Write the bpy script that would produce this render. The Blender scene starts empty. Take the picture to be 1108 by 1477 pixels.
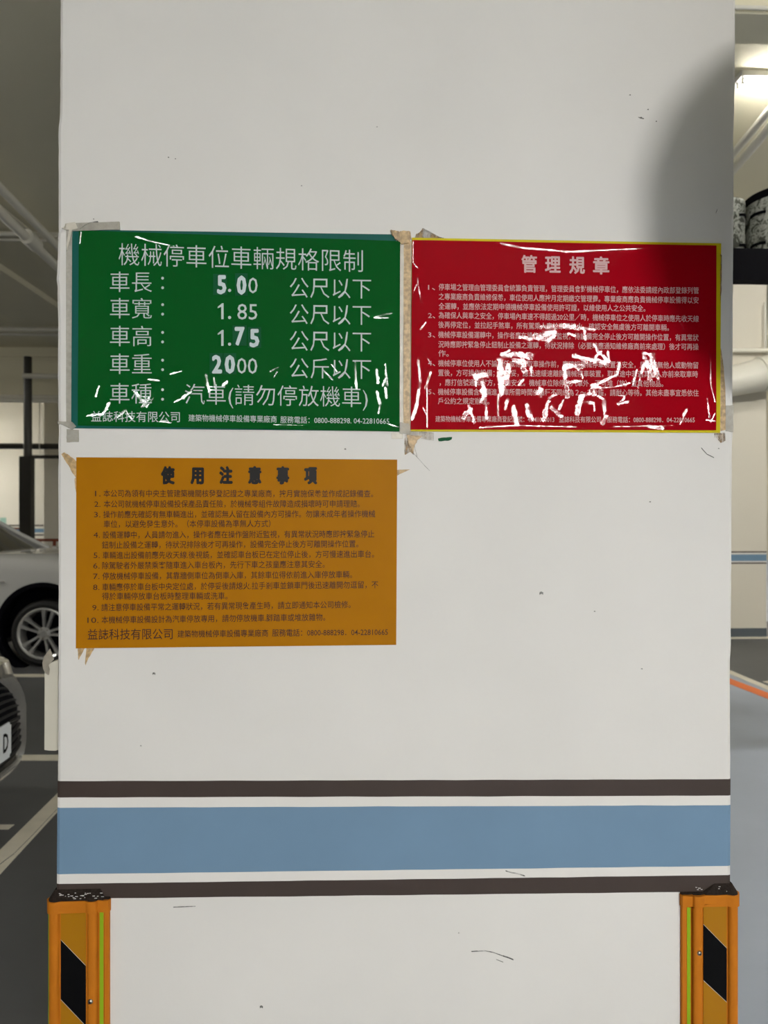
import bpy, bmesh, math, random
import numpy as np
from mathutils import Vector, Matrix, noise as mnoise
random.seed(7)
SC = bpy.context.scene
COL = SC.collection
W, H, FPX = 1108.0, 1477.0, 1108.0

# ------------------------------------------------------------------ camera
YAW = math.radians(2.5); DIST = 1.29; EYE = 1.5
FWD = Vector((math.sin(YAW), math.cos(YAW), 0)); RGT = Vector((math.cos(YAW), -math.sin(YAW), 0)); UP = Vector((0, 0, 1))
CAM = Vector((0, 0, EYE)) - FWD * DIST
cd = bpy.data.cameras.new('camera'); cam = bpy.data.objects.new('camera', cd); COL.objects.link(cam)
cam.location = CAM; cam.rotation_euler = (math.pi / 2, 0, -YAW)
cd.sensor_fit = 'HORIZONTAL'; cd.sensor_width = 24; cd.lens = 24; cd.clip_start = .02; cd.clip_end = 200
cd.dof.use_dof = True; cd.dof.focus_distance = DIST; cd.dof.aperture_fstop = 6.3
SC.camera = cam
# ------------------------------------------------------------------ world, exposure
wd = bpy.data.worlds.new('world'); SC.world = wd; wd.use_nodes = True
wd.node_tree.nodes['Background'].inputs[0].default_value = (1, .95, .88, 1)
wd.node_tree.nodes['Background'].inputs[1].default_value = .02
SC.view_settings.view_transform = 'Standard'; SC.view_settings.look = 'None'
SC.view_settings.gamma = 1; SC.view_settings.use_curve_mapping = False
SC.view_settings.exposure = 0.0
KEY = Vector((1.41, -5.2, 2.67))          # the tube lamp hanging over the lane behind the camera
KEY_POWER = 1235; ROOM_POWER = 260

def ray(px, py): return FWD + RGT * ((px - W / 2) / FPX) + UP * ((738.5 - py) / FPX)
def at(px, py, d): return CAM + ray(px, py) * d
def face(px, py, y=0.0):
    r = ray(px, py); return CAM + r * ((y - CAM.y) / r.y)
def at_z(px, py, z):
    r = ray(px, py); return CAM + r * ((z - CAM.z) / r.z)
def flo(px, py): return at_z(px, py, 0.0)

# ------------------------------------------------------------------ materials
def s2l(c): return c / 12.92 if c <= .04045 else ((c + .055) / 1.055) ** 2.4
def rgb(r, g, b): return (s2l(r / 255), s2l(g / 255), s2l(b / 255), 1)
def mat(name, col, rough=.6, metal=0, spec=.5, bump=0, bscale=60, var=0, vscale=4, coat=0, emit=0, trans=None, crough=.03):
    m = bpy.data.materials.new(name); m.use_nodes = True
    nt = m.node_tree; p = nt.nodes['Principled BSDF']; N = nt.nodes.new; L = nt.links.new
    p.inputs['Base Color'].default_value = col; p.inputs['Roughness'].default_value = rough
    p.inputs['Metallic'].default_value = metal; p.inputs['Specular IOR Level'].default_value = spec
    p.inputs['Coat Weight'].default_value = coat; p.inputs['Coat Roughness'].default_value = crough
    g = N('ShaderNodeNewGeometry')
    if var:
        t = N('ShaderNodeTexNoise'); t.inputs['Scale'].default_value = vscale; t.inputs['Detail'].default_value = 5
        L(g.outputs['Position'], t.inputs['Vector'])
        r = N('ShaderNodeMapRange'); r.inputs['From Min'].default_value = .3; r.inputs['From Max'].default_value = .7
        r.inputs['To Min'].default_value = 1 - var; r.inputs['To Max'].default_value = 1 + var
        L(t.outputs['Fac'], r.inputs['Value'])
        v = N('ShaderNodeVectorMath'); v.operation = 'SCALE'; v.inputs[0].default_value = col[:3]
        L(r.outputs[0], v.inputs['Scale']); L(v.outputs[0], p.inputs['Base Color'])
    if bump:
        t = N('ShaderNodeTexNoise'); t.inputs['Scale'].default_value = bscale; t.inputs['Detail'].default_value = 4
        L(g.outputs['Position'], t.inputs['Vector'])
        b = N('ShaderNodeBump'); b.inputs['Strength'].default_value = 1; b.inputs['Distance'].default_value = bump
        L(t.outputs['Fac'], b.inputs['Height']); L(b.outputs[0], p.inputs['Normal'])
    if emit:
        p.inputs['Emission Color'].default_value = col; p.inputs['Emission Strength'].default_value = emit
    if trans is not None: p.inputs['Transmission Weight'].default_value = trans
    return m

M = {}
M['wall'] = mat('pillar_paint', (.73, .712, .682, 1), .55, bump=.0006, bscale=22, var=.03, vscale=3, spec=.3)
M['room'] = mat('room_paint', (.70, .66, .57, 1), .7, var=.04, vscale=.6)
M['ceil'] = mat('ceiling_paint', (.78, .74, .58, 1), .8, var=.04, vscale=.7)
M['pipe'] = mat('pipe_paint', (.76, .74, .66, 1), .45)
M['dark'] = mat('dark_band_paint', rgb(64, 53, 48), .5, var=.06, vscale=12, spec=.3)
M['white'] = mat('white_band_paint', (.76, .737, .705, 1), .5, spec=.3)
M['blue'] = mat('blue_band_paint', (.158, .265, .39, 1), .5, var=.03, vscale=9, spec=.3)
M['char'] = mat('charcoal_paint', rgb(84, 92, 98), .6)
M['lane'] = mat('lane_epoxy', (.37, .415, .50, 1), .42, var=.08, vscale=1.2, bump=.001, bscale=8)
M['bay'] = mat('bay_epoxy', (.092, .094, .098, 1), .5, var=.1, vscale=1.5, bump=.001, bscale=8)
M['line'] = mat('line_paint', (.70, .655, .55, 1), .6, var=.08, vscale=9)
M['orange_line'] = mat('orange_line_paint', rgb(226, 118, 60), .6)
M['orange'] = mat('orange_rubber', (.52, .165, .010, 1), .6, bump=.0003, bscale=300, var=.05, vscale=30, spec=.12)
M['lime'] = mat('lime_seam_glint', (.26, .42, .012, 1), .5, spec=.15)
M['yel'] = mat('reflective_yellow', (.38, .165, .001, 1), .4, coat=.05, crough=.2, spec=.2)
M['blk'] = mat('chevron_black', (.003, .003, .0035, 1), .5, spec=.06)
M['grout'] = mat('dirty_grout', (.022, .016, .013, 1), .8, spec=.1, var=.4, vscale=300)
M['steel'] = mat('screw_steel', (.45, .42, .38, 1), .35, metal=1)
M['black'] = mat('black_paint', (.003, .003, .005, 1), .7, spec=.05)
M['post'] = mat('black_post_paint', (.022, .02, .016, 1), .3)
M['rust'] = mat('red_oxide_paint', rgb(128, 58, 30), .5)
M['tape'] = mat('old_tape', (.60, .56, .48, 1), .35, var=.1, vscale=60, bump=.0004, bscale=150)
M['carpaint'] = mat('white_car_paint', (.56, .56, .55, 1), .25, coat=1)
M['silver'] = mat('silver_car_paint', (.28, .27, .25, 1), .25, metal=.7, coat=.8)
M['chrome'] = mat('chrome', (.80, .79, .77, 1), .22, metal=.75)
M['alloy'] = mat('alloy_wheel', (.75, .75, .75, 1), .3, metal=.8)
M['rubber'] = mat('tyre_rubber', (.012, .012, .012, 1), .75)
M['glass'] = mat('car_glass', (.02, .02, .018, 1), .08, spec=.6, coat=.4)
M['plate'] = mat('plate_white', (.72, .76, .8, 1), .4)
M['lamp_body'] = mat('lamp_body', (.8, .78, .74, 1), .5)
M['key'] = mat('key_tube', (1, .985, .955, 1), .5, emit=KEY_POWER)
M['tube'] = mat('room_tube', (1, .965, .88, 1), .5, emit=ROOM_POWER)
M['shadow_disc'] = mat('caster_face', (.9, .9, .9, 1), .03, metal=1)
M['teal'] = mat('teal_sheet', (.006, .10, .085, 1), .5, spec=.1, coat=.3, crough=.12)
M['yellow_sheet'] = mat('yellow_sheet', (.62, .50, .006, 1), .5, spec=.1, coat=.3, crough=.1)
M['sticker'] = mat('green_sticker', (.004, .085, .03, 1), .5, spec=.1)
M['card'] = mat('cream_box', (.62, .59, .50, 1), .6)
M['teal_notice'] = mat('pale_teal_notice', rgb(150, 185, 170), .6)

def camo():
    m = bpy.data.materials.new('camouflage_cloth'); m.use_nodes = True; nt = m.node_tree; p = nt.nodes['Principled BSDF']
    g = nt.nodes.new('ShaderNodeNewGeometry')
    t = nt.nodes.new('ShaderNodeTexNoise'); t.inputs['Scale'].default_value = 22; t.inputs['Detail'].default_value = 3; t.inputs['Distortion'].default_value = 1.2
    r = nt.nodes.new('ShaderNodeValToRGB'); r.color_ramp.interpolation = 'CONSTANT'
    e = r.color_ramp.elements; e[0].color = (.09, .095, .075, 1); e[1].position = .44; e[1].color = (.40, .41, .36, 1)
    x = e.new(.52); x.color = (.58, .59, .54, 1); x = e.new(.6); x.color = (.22, .23, .19, 1)
    nt.links.new(g.outputs['Position'], t.inputs['Vector']); nt.links.new(t.outputs['Fac'], r.inputs['Fac']); nt.links.new(r.outputs['Color'], p.inputs['Base Color'])
    p.inputs['Roughness'].default_value = .8
    return m
M['camo'] = camo()

def residue(name, col, lo, hi, scale, stretch=(1, 1, .25), amax=.85, dk=.55):
    """thin stain of dried glue: real translucent film, broken up by noise streaks"""
    m = bpy.data.materials.new(name); m.use_nodes = True; nt = m.node_tree; p = nt.nodes['Principled BSDF']
    g = nt.nodes.new('ShaderNodeNewGeometry')
    mp = nt.nodes.new('ShaderNodeVectorMath'); mp.operation = 'MULTIPLY'; mp.inputs[1].default_value = stretch
    t = nt.nodes.new('ShaderNodeTexNoise'); t.inputs['Scale'].default_value = scale; t.inputs['Detail'].default_value = 6; t.inputs['Roughness'].default_value = .65
    r = nt.nodes.new('ShaderNodeMapRange'); r.inputs['From Min'].default_value = lo; r.inputs['From Max'].default_value = hi
    r.inputs['To Max'].default_value = amax
    t2 = nt.nodes.new('ShaderNodeTexNoise'); t2.inputs['Scale'].default_value = 140
    cr = nt.nodes.new('ShaderNodeValToRGB'); cr.color_ramp.elements[0].position = .35; cr.color_ramp.elements[1].position = .65
    cr.color_ramp.elements[0].color = tuple(c * dk for c in col[:3]) + (1,); cr.color_ramp.elements[1].color = col
    L = nt.links.new
    L(g.outputs['Position'], mp.inputs[0]); L(mp.outputs[0], t.inputs['Vector']); L(t.outputs['Fac'], r.inputs['Value']); L(r.outputs[0], p.inputs['Alpha'])
    L(g.outputs['Position'], t2.inputs['Vector']); L(t2.outputs['Fac'], cr.inputs['Fac']); L(cr.outputs['Color'], p.inputs['Base Color'])
    p.inputs['Roughness'].default_value = .4
    return m
M['glue'] = residue('brown_glue', (.48, .30, .12, 1), .40, .58, 90)
M['glue_faint'] = residue('faint_glue', (.60, .50, .36, 1), .42, .75, 70, amax=.6)
M['glue_strip'] = residue('dirty_tape', (.64, .44, .22, 1), .10, .45, 60, amax=.97, dk=.6)
M['tape_clear'] = residue('yellowed_clear_tape', (.60, .57, .49, 1), .0, .3, 50, (1, 1, 1), .55, .85)
M['scuff'] = residue('scuff_line', (.16, .16, .15, 1), .3, .6, 60, (1, 1, 1), .75)

# laminate: glossy clear coat whose facets (creased film) are aimed to catch the lamp; the mesh attribute 'crease' holds distance / radius of the nearest crease
def laminate(name, col, coat=.3, flat_tilt=(0, .19), jitter=.05, crough=.06, spec=.02, ero=1.25, var=.0):
    m = bpy.data.materials.new(name); m.use_nodes = True; nt = m.node_tree; p = nt.nodes['Principled BSDF']; N = nt.nodes.new; L = nt.links.new
    g = N('ShaderNodeNewGeometry'); at_ = N('ShaderNodeAttribute'); at_.attribute_name = 'crease'
    fl = N('ShaderNodeVectorMath'); fl.operation = 'MULTIPLY'; fl.inputs[1].default_value = (1, 0, 1); L(g.outputs['Position'], fl.inputs[0])
    t = N('ShaderNodeTexNoise'); t.inputs['Scale'].default_value = 110; t.inputs['Detail'].default_value = 7; t.inputs['Roughness'].default_value = .7; L(fl.outputs[0], t.inputs['Vector'])
    er = N('ShaderNodeMapRange'); er.inputs['From Min'].default_value = .3; er.inputs['From Max'].default_value = .7
    er.inputs['To Min'].default_value = -.25 * ero; er.inputs['To Max'].default_value = .55 * ero; er.clamp = False
    L(t.outputs['Fac'], er.inputs['Value'])
    q = N('ShaderNodeMath'); q.operation = 'ADD'; L(at_.outputs['Fac'], q.inputs[0]); L(er.outputs[0], q.inputs[1])
    mr = N('ShaderNodeMapRange'); mr.interpolation_type = 'SMOOTHSTEP'; mr.inputs['From Min'].default_value = 1.3; mr.inputs['From Max'].default_value = .55
    L(q.outputs[0], mr.inputs['Value'])
    tn = N('ShaderNodeTexNoise'); tn.inputs['Scale'].default_value = 85; tn.inputs['Detail'].default_value = 3; L(fl.outputs[0], tn.inputs['Vector'])
    j = N('ShaderNodeVectorMath'); j.operation = 'SUBTRACT'; L(tn.outputs['Color'], j.inputs[0]); j.inputs[1].default_value = (.5, .5, .5)
    js = N('ShaderNodeVectorMath'); js.operation = 'SCALE'; js.inputs['Scale'].default_value = jitter * 2; L(j.outputs[0], js.inputs[0])
    mix = N('ShaderNodeMix'); mix.data_type = 'VECTOR'; vi = [i for i in mix.inputs if i.type == 'VECTOR']
    sa = N('ShaderNodeAttribute'); sa.attribute_name = 'slope'; sj = N('ShaderNodeVectorMath'); sj.operation = 'ADD'; L(sa.outputs['Vector'], sj.inputs[0]); L(js.outputs[0], sj.inputs[1])
    vi[-2].default_value = (flat_tilt[0], 0, flat_tilt[1]); L(sj.outputs[0], vi[-1]); L(mr.outputs[0], mix.inputs[0])
    vo = [o for o in mix.outputs if o.type == 'VECTOR'][0]
    ad = N('ShaderNodeVectorMath'); ad.operation = 'ADD'; L(g.outputs['Normal'], ad.inputs[0]); L(vo, ad.inputs[1])
    nm = N('ShaderNodeVectorMath'); nm.operation = 'NORMALIZE'; L(ad.outputs[0], nm.inputs[0]); L(nm.outputs[0], p.inputs['Coat Normal'])
    p.inputs['Base Color'].default_value = col; p.inputs['Roughness'].default_value = .6; p.inputs['Specular IOR Level'].default_value = spec
    p.inputs['Coat Weight'].default_value = coat; p.inputs['Coat Roughness'].default_value = crough
    return m
def set_crease(me, strokes, k=.62, sx=.012, sz=.006, hf=None):
    """per vertex: q = distance / radius of the nearest crease; slope = how that crease leans (each crease is folded its own way)"""
    n = len(me.vertices); co = np.empty(n * 3); me.vertices.foreach_get('co', co); co = co.reshape(-1, 3)[:, [0, 2]]; q = np.full(n, 3.0); sl = np.zeros((n, 3))
    for i, (x0, y0, x1, y1, r) in enumerate(strokes):
        a = face(x0, y0); b = face(x1 + .01, y1 + .01); A = np.array((a.x, a.z)); B = np.array((b.x, b.z)); ba = B - A; pa = co - A
        h = np.clip(pa @ ba / (ba @ ba), 0, 1); d = np.linalg.norm(pa - h[:, None] * ba, axis=1) / (r * k * PXM)
        rn_ = random.Random(i * 13 + 5); m_ = (a + b) / 2
        t = (CAM - m_).normalized() + (KEY - m_).normalized(); t /= -t.y  # half vector: the glare is put into the shape of each stroke
        tx, tz = t.x + rn_.uniform(-sx, sx), t.z + rn_.uniform(-sz, sz)
        w = d < q; sl[w] = (tx, 0, tz); q = np.minimum(q, d)
    if hf is not None:                      # the aimed glare lean replaces that of the gently waving sheet
        e = 1e-4
        for i_ in np.nonzero(q < 2.0)[0]:
            x, z = float(co[i_, 0]), float(co[i_, 1]); h0 = hf(x, z)
            sl[i_, 0] += (hf(x + e, z) - h0) / e; sl[i_, 2] += (hf(x, z + e) - h0) / e
    at_ = me.attributes.new('crease', 'FLOAT', 'POINT'); at_.data.foreach_set('value', q.astype(np.float32))
    at_ = me.attributes.new('slope', 'FLOAT_VECTOR', 'POINT'); at_.data.foreach_set('vector', sl.astype(np.float32).ravel())
PXM = .001165

# ------------------------------------------------------------------ object helpers
def link(name, me, m, parent=None):
    o = bpy.data.objects.new(name, me); COL.objects.link(o)
    if m is not None: me.materials.append(m)
    if parent is not None:
        o.parent = parent; me.transform(Matrix.Translation(-parent.location)) if parent.parent is None else me.transform(Matrix.Translation(-(parent.location + parent.parent.location)))
    return o
def tag(o, label=None, cat=None, group=None, kind=None):
    if label: o['label'] = label
    if cat: o['category'] = cat
    if group: o['group'] = group
    if kind: o['kind'] = kind
    return o
def thing(name, label, cat, loc, group=None):
    o = bpy.data.objects.new(name, None); COL.objects.link(o); o.location = loc; o.empty_display_size = .05
    return tag(o, label, cat, group)
def bmo(name, bm, m, parent=None, smooth=False):
    bmesh.ops.recalc_face_normals(bm, faces=bm.faces)
    me = bpy.data.meshes.new(name); bm.to_mesh(me); bm.free()
    if smooth:
        for f in me.polygons: f.use_smooth = True
        me.set_sharp_from_angle(angle=math.radians(40))
    return link(name, me, m, parent)
def add_box(bm, lo, hi):
    x0, y0, z0 = lo; x1, y1, z1 = hi
    v = [bm.verts.new(c) for c in ((x0, y0, z0), (x1, y0, z0), (x1, y1, z0), (x0, y1, z0), (x0, y0, z1), (x1, y0, z1), (x1, y1, z1), (x0, y1, z1))]
    for f in ((0, 1, 2, 3), (4, 5, 6, 7), (0, 1, 5, 4), (1, 2, 6, 5), (2, 3, 7, 6), (3, 0, 4, 7)): bm.faces.new([v[i] for i in f])
def box(name, lo, hi, m, parent=None, bev=0):
    bm = bmesh.new(); add_box(bm, lo, hi)
    if bev: bmesh.ops.bevel(bm, geom=bm.edges[:], offset=bev, segments=2, affect='EDGES')
    return bmo(name, bm, m, parent)
def add_tube(bm, a, b, r, n=12, r2=None):
    a = Vector(a); b = Vector(b); d = (b - a).normalized(); u = d.orthogonal().normalized(); w = d.cross(u)
    r2 = r if r2 is None else r2
    A = [bm.verts.new(a + (u * math.cos(t) + w * math.sin(t)) * r) for t in [2 * math.pi * i / n for i in range(n)]]
    B = [bm.verts.new(b + (u * math.cos(t) + w * math.sin(t)) * r2) for t in [2 * math.pi * i / n for i in range(n)]]
    for i in range(n): bm.faces.new((A[i], A[(i + 1) % n], B[(i + 1) % n], B[i]))
    bm.faces.new(A); bm.faces.new(B)
def tube(name, a, b, r, m, parent=None, n=12):
    bm = bmesh.new(); add_tube(bm, a, b, r, n); return bmo(name, bm, m, parent, True)
def add_lathe(bm, c, axis, prof, n=32):
    """prof: (radius, height along axis)"""
    c = Vector(c); d = Vector(axis).normalized(); u = d.orthogonal().normalized(); w = d.cross(u); rings = []
    for (r, h) in prof:
        if r < 1e-5: rings.append([bm.verts.new(c + d * h)])
        else: rings.append([bm.verts.new(c + d * h + (u * math.cos(2 * math.pi * i / n) + w * math.sin(2 * math.pi * i / n)) * r) for i in range(n)])
    for A, B in zip(rings, rings[1:]):
        for i in range(n):
            k = (i + 1) % n
            q = [A[i % len(A)], A[k % len(A)], B[k % len(B)], B[i % len(B)]]
            q2 = []
            for v in q:
                if v not in q2: q2.append(v)
            if len(q2) > 2:
                try: bm.faces.new(q2)
                except ValueError: pass
def lathe(name, c, axis, prof, m, parent=None, n=32):
    bm = bmesh.new(); add_lathe(bm, c, axis, prof, n); return bmo(name, bm, m, parent, True)
def add_slab(bm, pts, off):
    """closed prism: pts (front outline) pushed by vector off to the back"""
    A = [bm.verts.new(p) for p in pts]; B = [bm.verts.new(Vector(p) + Vector(off)) for p in pts]; n = len(A)
    bm.faces.new(A); bm.faces.new(B[::-1])
    for i in range(n): bm.faces.new((A[i], A[(i + 1) % n], B[(i + 1) % n], B[i]))
def slab(name, pts, off, m, parent=None):
    bm = bmesh.new(); add_slab(bm, pts, off); bmesh.ops.triangulate(bm, faces=[f for f in bm.faces if len(f.verts) > 4]); return bmo(name, bm, m, parent)
def onwall(name, px, t, m, parent=None, back=.0):
    """flat patch on the pillar's front face, outline given in photograph pixels, front t metres proud of the face"""
    return slab(name, [face(x, y, -t) for x, y in px], (0, t - back, 0), m, parent)
def onfloor(name, px, m, parent=None, t=.003):
    return slab(name, [flo(x, y) + Vector((0, 0, t)) for x, y in px], (0, 0, -t + .0005), m, parent)

# ------------------------------------------------------------------ room shell
X0, X1, Y0, Y1, ZC = -17.0, 13.0, -10.0, 23.0, 5.0
tag(box('floor', (X0, Y0, -.2), (X1, Y1, 0), M['lane']), kind='structure')
tag(box('ceiling', (X0, Y0, ZC), (X1, Y1, ZC + .3), M['ceil']), kind='structure')
tag(box('wall_far', (X0, Y1, 0), (X1, Y1 + .3, ZC), M['room']), kind='structure')
tag(box('wall_left', (X0 - .3, Y0, 0), (X0, Y1, ZC), M['room']), kind='structure')
tag(box('wall_right', (X1, Y0, 0), (X1 + .3, Y1, ZC), M['room']), kind='structure')
tag(box('wall_behind', (X0, Y0 - .3, 0), (X1, Y0, ZC), M['room']), kind='structure')

# the pillar that carries the notices
LEFT = [(0, 85.5), (60, 85.5), (110, 85.2), (150, 85), (190, 84.2), (193, 82.2), (230, 82.6), (300, 82.8), (340, 82.4), (400, 80.6), (407, 78.8), (414, 81), (470, 82), (540, 81.5), (620, 82.8), (700, 82), (760, 82.6), (860, 82.6), (1000, 82.4), (1128, 81.6), (1240, 80.6), (1300, 80.2), (1477, 80)]
RIGHT = [(0, 1062.6), (120, 1062), (190, 1060), (260, 1060.6), (400, 1059.5), (560, 1058.8), (620, 1059.3), (640, 1058), (800, 1057.2), (945, 1056.3), (960, 1055), (1128, 1055.6), (1240, 1055), (1477, 1054.5)]
def lerp_list(T, v):
    if v <= T[0][0]: return T[0][1]
    for a, b in zip(T, T[1:]):
        if v <= b[0]: return a[1] + (b[1] - a[1]) * (v - a[0]) / (b[0] - a[0])
    return T[-1][1]
PSC = DIST / FPX
def py_of_z(z): return 738.5 - (z - EYE) / PSC
def xl(z):
    py = py_of_z(z); return face(lerp_list(LEFT, py), 738.5).x
def xr(z):
    py = py_of_z(z); return face(lerp_list(RIGHT, py), 738.5).x
PD = .9
def ring(z, off=0, b=.006, extra=0):
    j = .0007 * mnoise.noise(Vector((0, 3, z * 45))) ; k = .0007 * mnoise.noise(Vector((5, 0, z * 45)))
    l = xl(z) + j - off; r = xr(z) + k + off; y0 = -off; y1 = PD + off
    return [(l + b, y0, z), (l + b * .3, y0 + b * .3, z), (l, y0 + b, z), (l, y1, z), (r, y1, z), (r, y0 + b, z), (r - b * .3, y0 + b * .3, z), (r - b, y0, z)]
bm = bmesh.new()
zs = [0.0]; 
while zs[-1] < ZC: zs.append(min(ZC, zs[-1] + (.012 if .5 < zs[-1] < 2.5 else .1)))
rings = [[bm.verts.new(p) for p in ring(z)] for z in zs]
for A, B in zip(rings, rings[1:]):
    for i in range(8): bm.faces.new((A[i], A[(i + 1) % 8], B[(i + 1) % 8], B[i]))
bm.faces.new(rings[0]); bm.faces.new(rings[-1])
pillar = bmo('pillar', bm, M['wall']); tag(pillar, 'cream painted square concrete pillar with brown and blue stripes carrying three notices', kind='structure')

def band(name, yl0, yr0, yl1, yr1, m, off=.0005, label=None):
    """painted stripe round the pillar; top/bottom edge heights measured at the left and right corner"""
    bm = bmesh.new(); n = 60
    zt = lambda f: (face(81.5, yl0).z * (1 - f) + face(1055.2, yr0).z * f) + .0006 * mnoise.noise(Vector((f * 18, yl0, 0)))
    zb = lambda f: (face(81.5, yl1).z * (1 - f) + face(1055.2, yr1).z * f) + .0006 * mnoise.noise(Vector((f * 18, yl1, 0)))
    top, bot = [], []
    pts = [(0, PD), (0, .006), (-1, .0018)] + [(i / n, 0) for i in range(n + 1)] + [(2, .0018), (1, .006), (1, PD)]
    for f, y in pts:
        for zf, arr in ((zt, top), (zb, bot)):
            z = zf(max(0, min(1, f))); l = xl(z) - off; r = xr(z) + off
            if y == 0: x = l + .0064 + (r - l - .0128) * f; yy = -off
            elif f in (-1, 2): x = (l + .0018) if f < 0 else (r - .0018); yy = y - off
            else: x = l if f == 0 else r; yy = y
            arr.append(((x, yy, z)))
    ti = [bm.verts.new(p) for p in top]; bi = [bm.verts.new(p) for p in bot]
    inn = lambda p: (p[0] + (.003 if p[0] < 0 else -.003) * (1 if abs(p[1]) > .003 else 0), p[1] + (.002 if abs(p[1]) < .003 else 0), p[2])
    tj = [bm.verts.new(inn(p)) for p in top]; bj = [bm.verts.new(inn(p)) for p in bot]
    for i in range(len(ti) - 1):
        bm.faces.new((ti[i], ti[i + 1], bi[i + 1], bi[i])); bm.faces.new((tj[i], bj[i], bj[i + 1], tj[i + 1]))
        bm.faces.new((ti[i], tj[i], tj[i + 1], ti[i + 1])); bm.faces.new((bi[i], bi[i + 1], bj[i + 1], bj[i]))
    for i in (0, -1): bm.faces.new((ti[i], bi[i], bj[i], tj[i]))
    o = bmo(name, bm, m, pillar)
    if label: o['label'] = label
    return o
band('painted_band', 1126.8, 1123.8, 1150.2, 1147.4, M['dark'], label='upper dark brown stripe')
band('painted_band', 1150.6, 1147.8, 1165, 1161, M['white'], off=.0004, label='upper white stripe')
band('painted_band', 1165.2, 1161.4, 1260.8, 1248.6, M['blue'], label='wide blue stripe')
band('painted_band', 1261, 1248.9, 1274.8, 1261.8, M['white'], off=.0004, label='lower white stripe')
band('painted_band', 1275, 1262, 1296.5, 1285.6, M['dark'], label='lower dark brown stripe')

# ------------------------------------------------------------------ lamps
def tube_mat(p):
    n = 'tube_light_%d' % p
    if n not in M: M[n] = mat(n, (1, .965, .88, 1), .5, emit=p)
    return M[n]
def lamp(x, y, z, along, key=False, hang=0.0, label='', name='tube_lamp', L_=1.2, group=None, power=ROOM_POWER):
    t = thing(name, label, 'lamp', (x, y, z), group)
    dx, dy = (L_ / 2, .07) if along == 'x' else (.07, L_ / 2)
    box('housing', (x - dx, y - dy, z + .03), (x + dx, y + dy, z + .075), M['lamp_body'], t)
    for s in (-.035, .035):
        ex, ey = (dx - .03, 0) if along == 'x' else (0, dy - .03)
        ox, oy = (0, s) if along == 'x' else (s, 0)
        a = Vector((x - ex + ox, y - ey + oy, z)); b = Vector((x + ex + ox, y + ey + oy, z))
        tube('tube', a, b, .013, M['key'] if key else tube_mat(power), t, 8)
        for e in (a, b):
            box('socket', (e.x - .012, e.y - .012, z - .015), (e.x + .012, e.y + .012, z + .032), M['lamp_body'], t)
    if hang:
        for s in (-.4, .4):
            p = Vector((x + (s if along == 'x' else 0), y + (s if along == 'y' else 0), z + .075)); tube('hanger_rod', p, p + Vector((0, 0, hang)), .005, M['lamp_body'], t, 6)
    return t
lamp(KEY.x, KEY.y, KEY.z, 'x', True, ZC - KEY.z - .075, L_=1.05, label='twin tube lamp hung on rods over the lane facing the pillar')
rl = at(1064, 116, 6.15)
lamp(rl.x + .6, rl.y, 4.925, 'x', False, 0, 'glowing twin tube lamp on the ceiling past the pillar on the right', power=110)
for (x, y, z, al, pw, lb) in ((-3.2, -4.5, 4.925, 'x', 30, 'unseen ceiling fill lamp over the lane behind the viewer, over the left bays'), (4.6, -6.5, 4.925, 'x', 30, 'unseen ceiling fill lamp over the lane behind the viewer, towards the right'),
        (8.5, 5.0, 4.925, 'y', 330, 'unseen ceiling fill lamp running along the right bays'), (5.0, 1.9, 4.925, 'x', 720, 'unseen ceiling fill lamp across the lane right of the pillar'),
        (-14.6, 20.0, 3.4, 'x', 380, 'rod hung tube lamp before the far wall, the outer one'), (-11.6, 20.3, 3.4, 'x', 380, 'rod hung tube lamp before the far wall, the one nearer the pillar'),
        (-13.0, 12.5, 4.925, 'y', 300, 'unseen ceiling fill lamp over the far left bays'), (-8.0, 4.5, 4.925, 'y', 560, 'added ceiling fill lamp over the bays left of the parked cars'),  # the lamp left of the cars is added to brighten ceiling and floor
        (7.4, 14.0, 4.925, 'x', 300, 'unseen ceiling fill lamp beyond the partition wall'), (10.5, 19.5, 3.4, 'x', 400, 'rod hung tube lamp by the far wall on the right side')):
    lamp(x, y, z, al, False, ZC - z - .075 if z < 4 else 0, lb, group='tube lamps of the parking level', power=pw)  # unseen ceiling tubes here are fill lights added for brightness

# unseen disc on a pole, added beside the pillar to throw the round shadow
mc = Vector((.847, -.36, 2.032)); mt = thing('shadow_caster', 'unseen round disc on a ceiling pole, added beside the pillar to cast the round shadow', 'shadow_disc', (mc.x, mc.y, ZC))
fd = Vector((-.1, -.95, -.2)).normalized()
lathe('caster_disc', mc, fd, [(0, .07), (.12, .06), (.24, .035), (.323, .01)], M['shadow_disc'], mt, 48)
lathe('rim', mc, fd, [(.315, .016), (.344, .016), (.349, .0), (.344, -.012), (.25, -.035), (0, -.05)], M['black'], mt, 48)
tube('pole', mc - fd * .045, Vector((mc.x, mc.y + .06, ZC)), .015, M['lamp_body'], mt)

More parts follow.
